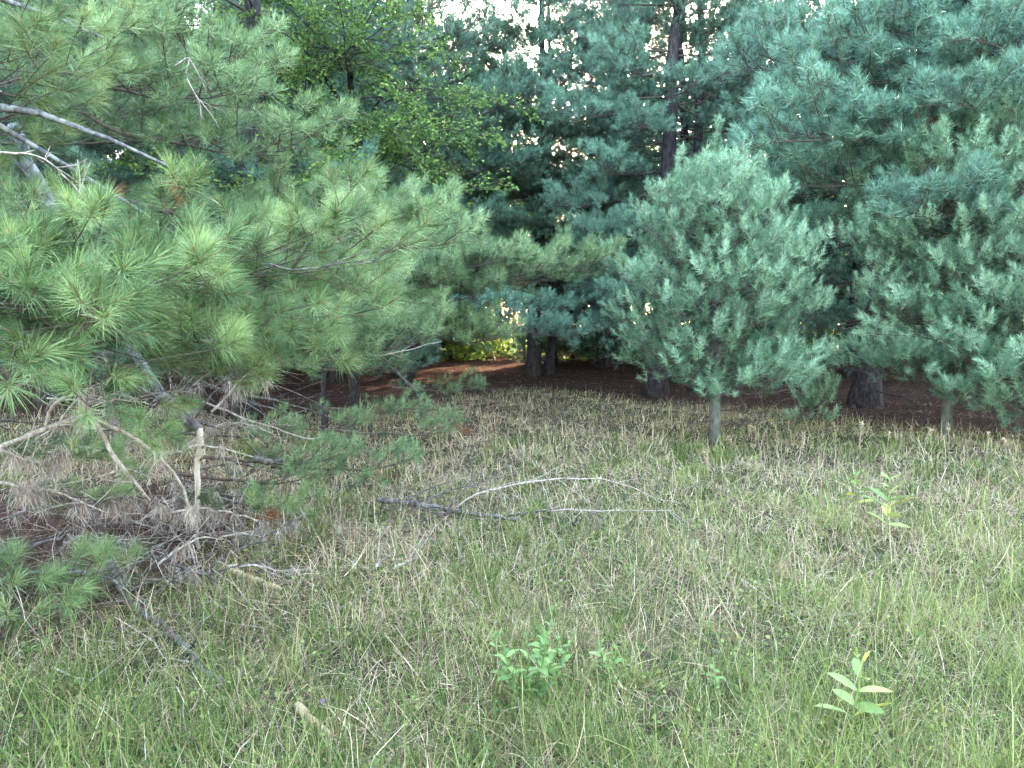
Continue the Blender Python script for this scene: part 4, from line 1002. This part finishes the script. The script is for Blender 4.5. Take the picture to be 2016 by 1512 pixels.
leafy_plant('milkweed', 'large leaved milkweed with a yellowing leaf in the bottom right foreground', G(1672, 1485), .34, 1, MLK, STEM, 5, group='milkweeds in the grass', seed=1, elev=(5, 45), z0=.3, sc0=1.3)
leafy_plant('milkweed', 'tall pale milkweed with narrow leaves in the middle right grass', G(1745, 1075), .46, 1, MLS, STEM, 7, group='milkweeds in the grass', seed=2, elev=(-5, 40), lean=.05, z0=.25)
leafy_plant('milkweed', 'pale milkweed just left of and behind the tall narrow leaved one', G(1690, 1020), .34, 1, MLS, STEM, 5, group='milkweeds in the grass', seed=3, elev=(-5, 40))
leafy_plant('leafy_plant', 'bushy bright green many stemmed plant in the centre foreground', G(1040, 1400), .36, 9, MNT, [M_MINT, M_MINT], 6, seed=4, spread=.16, lean=.05)
leafy_plant('leafy_plant', 'small bright plant right of the bushy centre plant', G(1195, 1370), .27, 2, MNT, [M_MINT, M_MINT], 6, group='small plants in the grass', seed=5, spread=.03)
leafy_plant('leafy_plant', 'small pale plant with rounded leaves between the bushy plant and the big milkweed', G(1408, 1400), .20, 1, BRD, [M_MILK, M_MILK], 5, group='small plants in the grass', seed=6)
leafy_plant('leafy_plant', 'tiny plant low down left below the bushy centre plant', G(975, 1440), .12, 1, BRD, [M_MINT, M_MINT], 3, group='small plants in the grass', seed=7)
leafy_plant('leafy_plant', 'pale bluish plant on its own right of centre in the mid grass', G(1243, 1130), .10, 2, BRD, [M_MILK, M_MILK], 3, group='small plants in the grass', seed=8, spread=.03)
leafy_plant('leafy_plant', 'broad leaved seedling at the bottom edge under the big milkweed', G(1655, 1510), .07, 1, BRD, STEM, 2, group='small plants in the grass', seed=9)
leafy_plant('leafy_plant', 'low dark green plant by the pine tuft in the lower left corner', G(75, 1300), .08, 4, BRD, [M_MINT, M_MINT], 2, group='small plants in the grass', seed=10, spread=.08)
leafy_plant('leafy_plant', 'small green sprig in the grass in front of the dark wood floor', G(865, 770), .35, 2, MNT, [M_MINT, M_MINT], 6, group='small plants in the grass', seed=11, spread=.08)
leafy_plant('leafy_plant', 'lime green tuft of leaves behind the arching bleached twig', G(1042, 905), .10, 5, BRD, [M_MILK, M_MILK], 3, group='small plants in the grass', seed=12, spread=.08)
# purple flower
fb = G(634, 1412); t = empty('purple_flower', fb); tag(t, 'single small purple flower in the left foreground grass', 'flower')
obj('stem', tubes(np.array([[0, 0, 0], [.004, 0, .05], [0, .004, .10]]), np.array([.0016, .0013, .0012]), 5), M_MINT, t)
g = Geo(); leaves(g, np.tile([0, .004, .10], (22, 1)), norm(rng.normal(0, 1, (22, 3)) + [0, 0, .6]), .016, .3); obj('petals', g, M_PURPLE, t, False)

# tall grass stalks with seed heads that stand out against the shade
def seed_stalk(base, H, lean, az, seed):
    q = np.random.default_rng(seed); k = np.linspace(0, 1, 9)[:, None]; d = np.array([math.cos(az), math.sin(az), 0])
    P = np.array([0, 0, H]) * k + d * lean * k ** 2 - np.array([0, 0, lean * .35]) * k ** 4
    o = obj('seed_stalk', tubes(P, np.linspace(.0034, .0022, 9), 4), M_STRAW, None); o.location = base
    g = Geo(); m_ = 26; u = q.uniform(.78, 1.0, m_); c = np.stack([np.interp(u, k[:, 0], P[:, j]) for j in range(3)], 1)
    leaves(g, c, norm(P[-1] - P[-2] + q.normal(0, .018, (m_, 3)) - [0, 0, .01]), .042, .3); obj('seed_head', g, M_STRAW, o, False)
    return o
tell = [(1153, 815, .42, 'tallest seed stalk, alone before the dark wood floor'), (820, 770, .30, 'seed stalk before the sunlit strip'), (940, 765, .28, 'seed stalk right of the sunlit strip'), (1215, 830, .30, 'seed stalk left of the thick black pine foot'),
        (1258, 900, .50, 'seed stalk leaning in front of the round young pine'), (1692, 905, .42, 'seed stalk with a pale head before the broad pine foot'), (1645, 885, .34, 'bent seed stalk left of the broad pine foot'), (1745, 905, .34, 'upright seed stalk right below the broad pine foot'),
        (1818, 905, .40, 'drooping seed stalk in front of the taller young pine'), (1868, 905, .42, 'slanting seed stalk by the foot of the taller young pine'), (1940, 915, .38, 'seed stalk nodding before the bushy pine at the right edge'), (1990, 920, .36, 'seed stalk at the far right edge of the grass'),
        (1480, 880, .30, 'seed stalk just right of the slim grey trunk'), (1440, 905, .26, 'low bent seed stalk at the slim grey trunk'), (1580, 890, .30, 'seed stalk beside the tiny pine seedling'), (1395, 955, .32, 'pale seed stalk in the grass below the round young pine'),
        (1310, 870, .30, 'seed stalk left of the round young pine in the shade'), (1105, 900, .28, 'thin seed stalk in the mid grass left of centre')]
q = np.random.default_rng(77)
for i, (px, py, H, lab) in enumerate(tell):
    tag(seed_stalk(G(px, py), H * q.uniform(.9, 1.1), q.uniform(.02, .14), q.uniform(0, 6.28), i), lab, 'grass stalk', 'grass stalks gone to seed')
# no two things keep one label unless nothing tells them apart
ORD = ['leftmost', 'second', 'third', 'fourth', 'fifth', 'sixth', 'seventh', 'eighth', 'ninth', 'tenth', 'eleventh', 'twelfth']
bpy.context.view_layer.update()
by = {}
for o in COL.objects:
    if o.get('category') and o.get('group') != 'unseen pines added to shade the clearing': by.setdefault(o['label'], []).append(o)
for lab, os_ in by.items():
    if len(os_) > 1:
        os_.sort(key=lambda o: o.location.x / max(.5, o.location.y))
        for k, o in enumerate(os_): o['label'] = f'{lab}, {ORD[min(k, 11)]}{" from the left" if k else ""} of {len(os_)}'
print('TRIS', sum(len(m.polygons) for m in bpy.data.meshes))
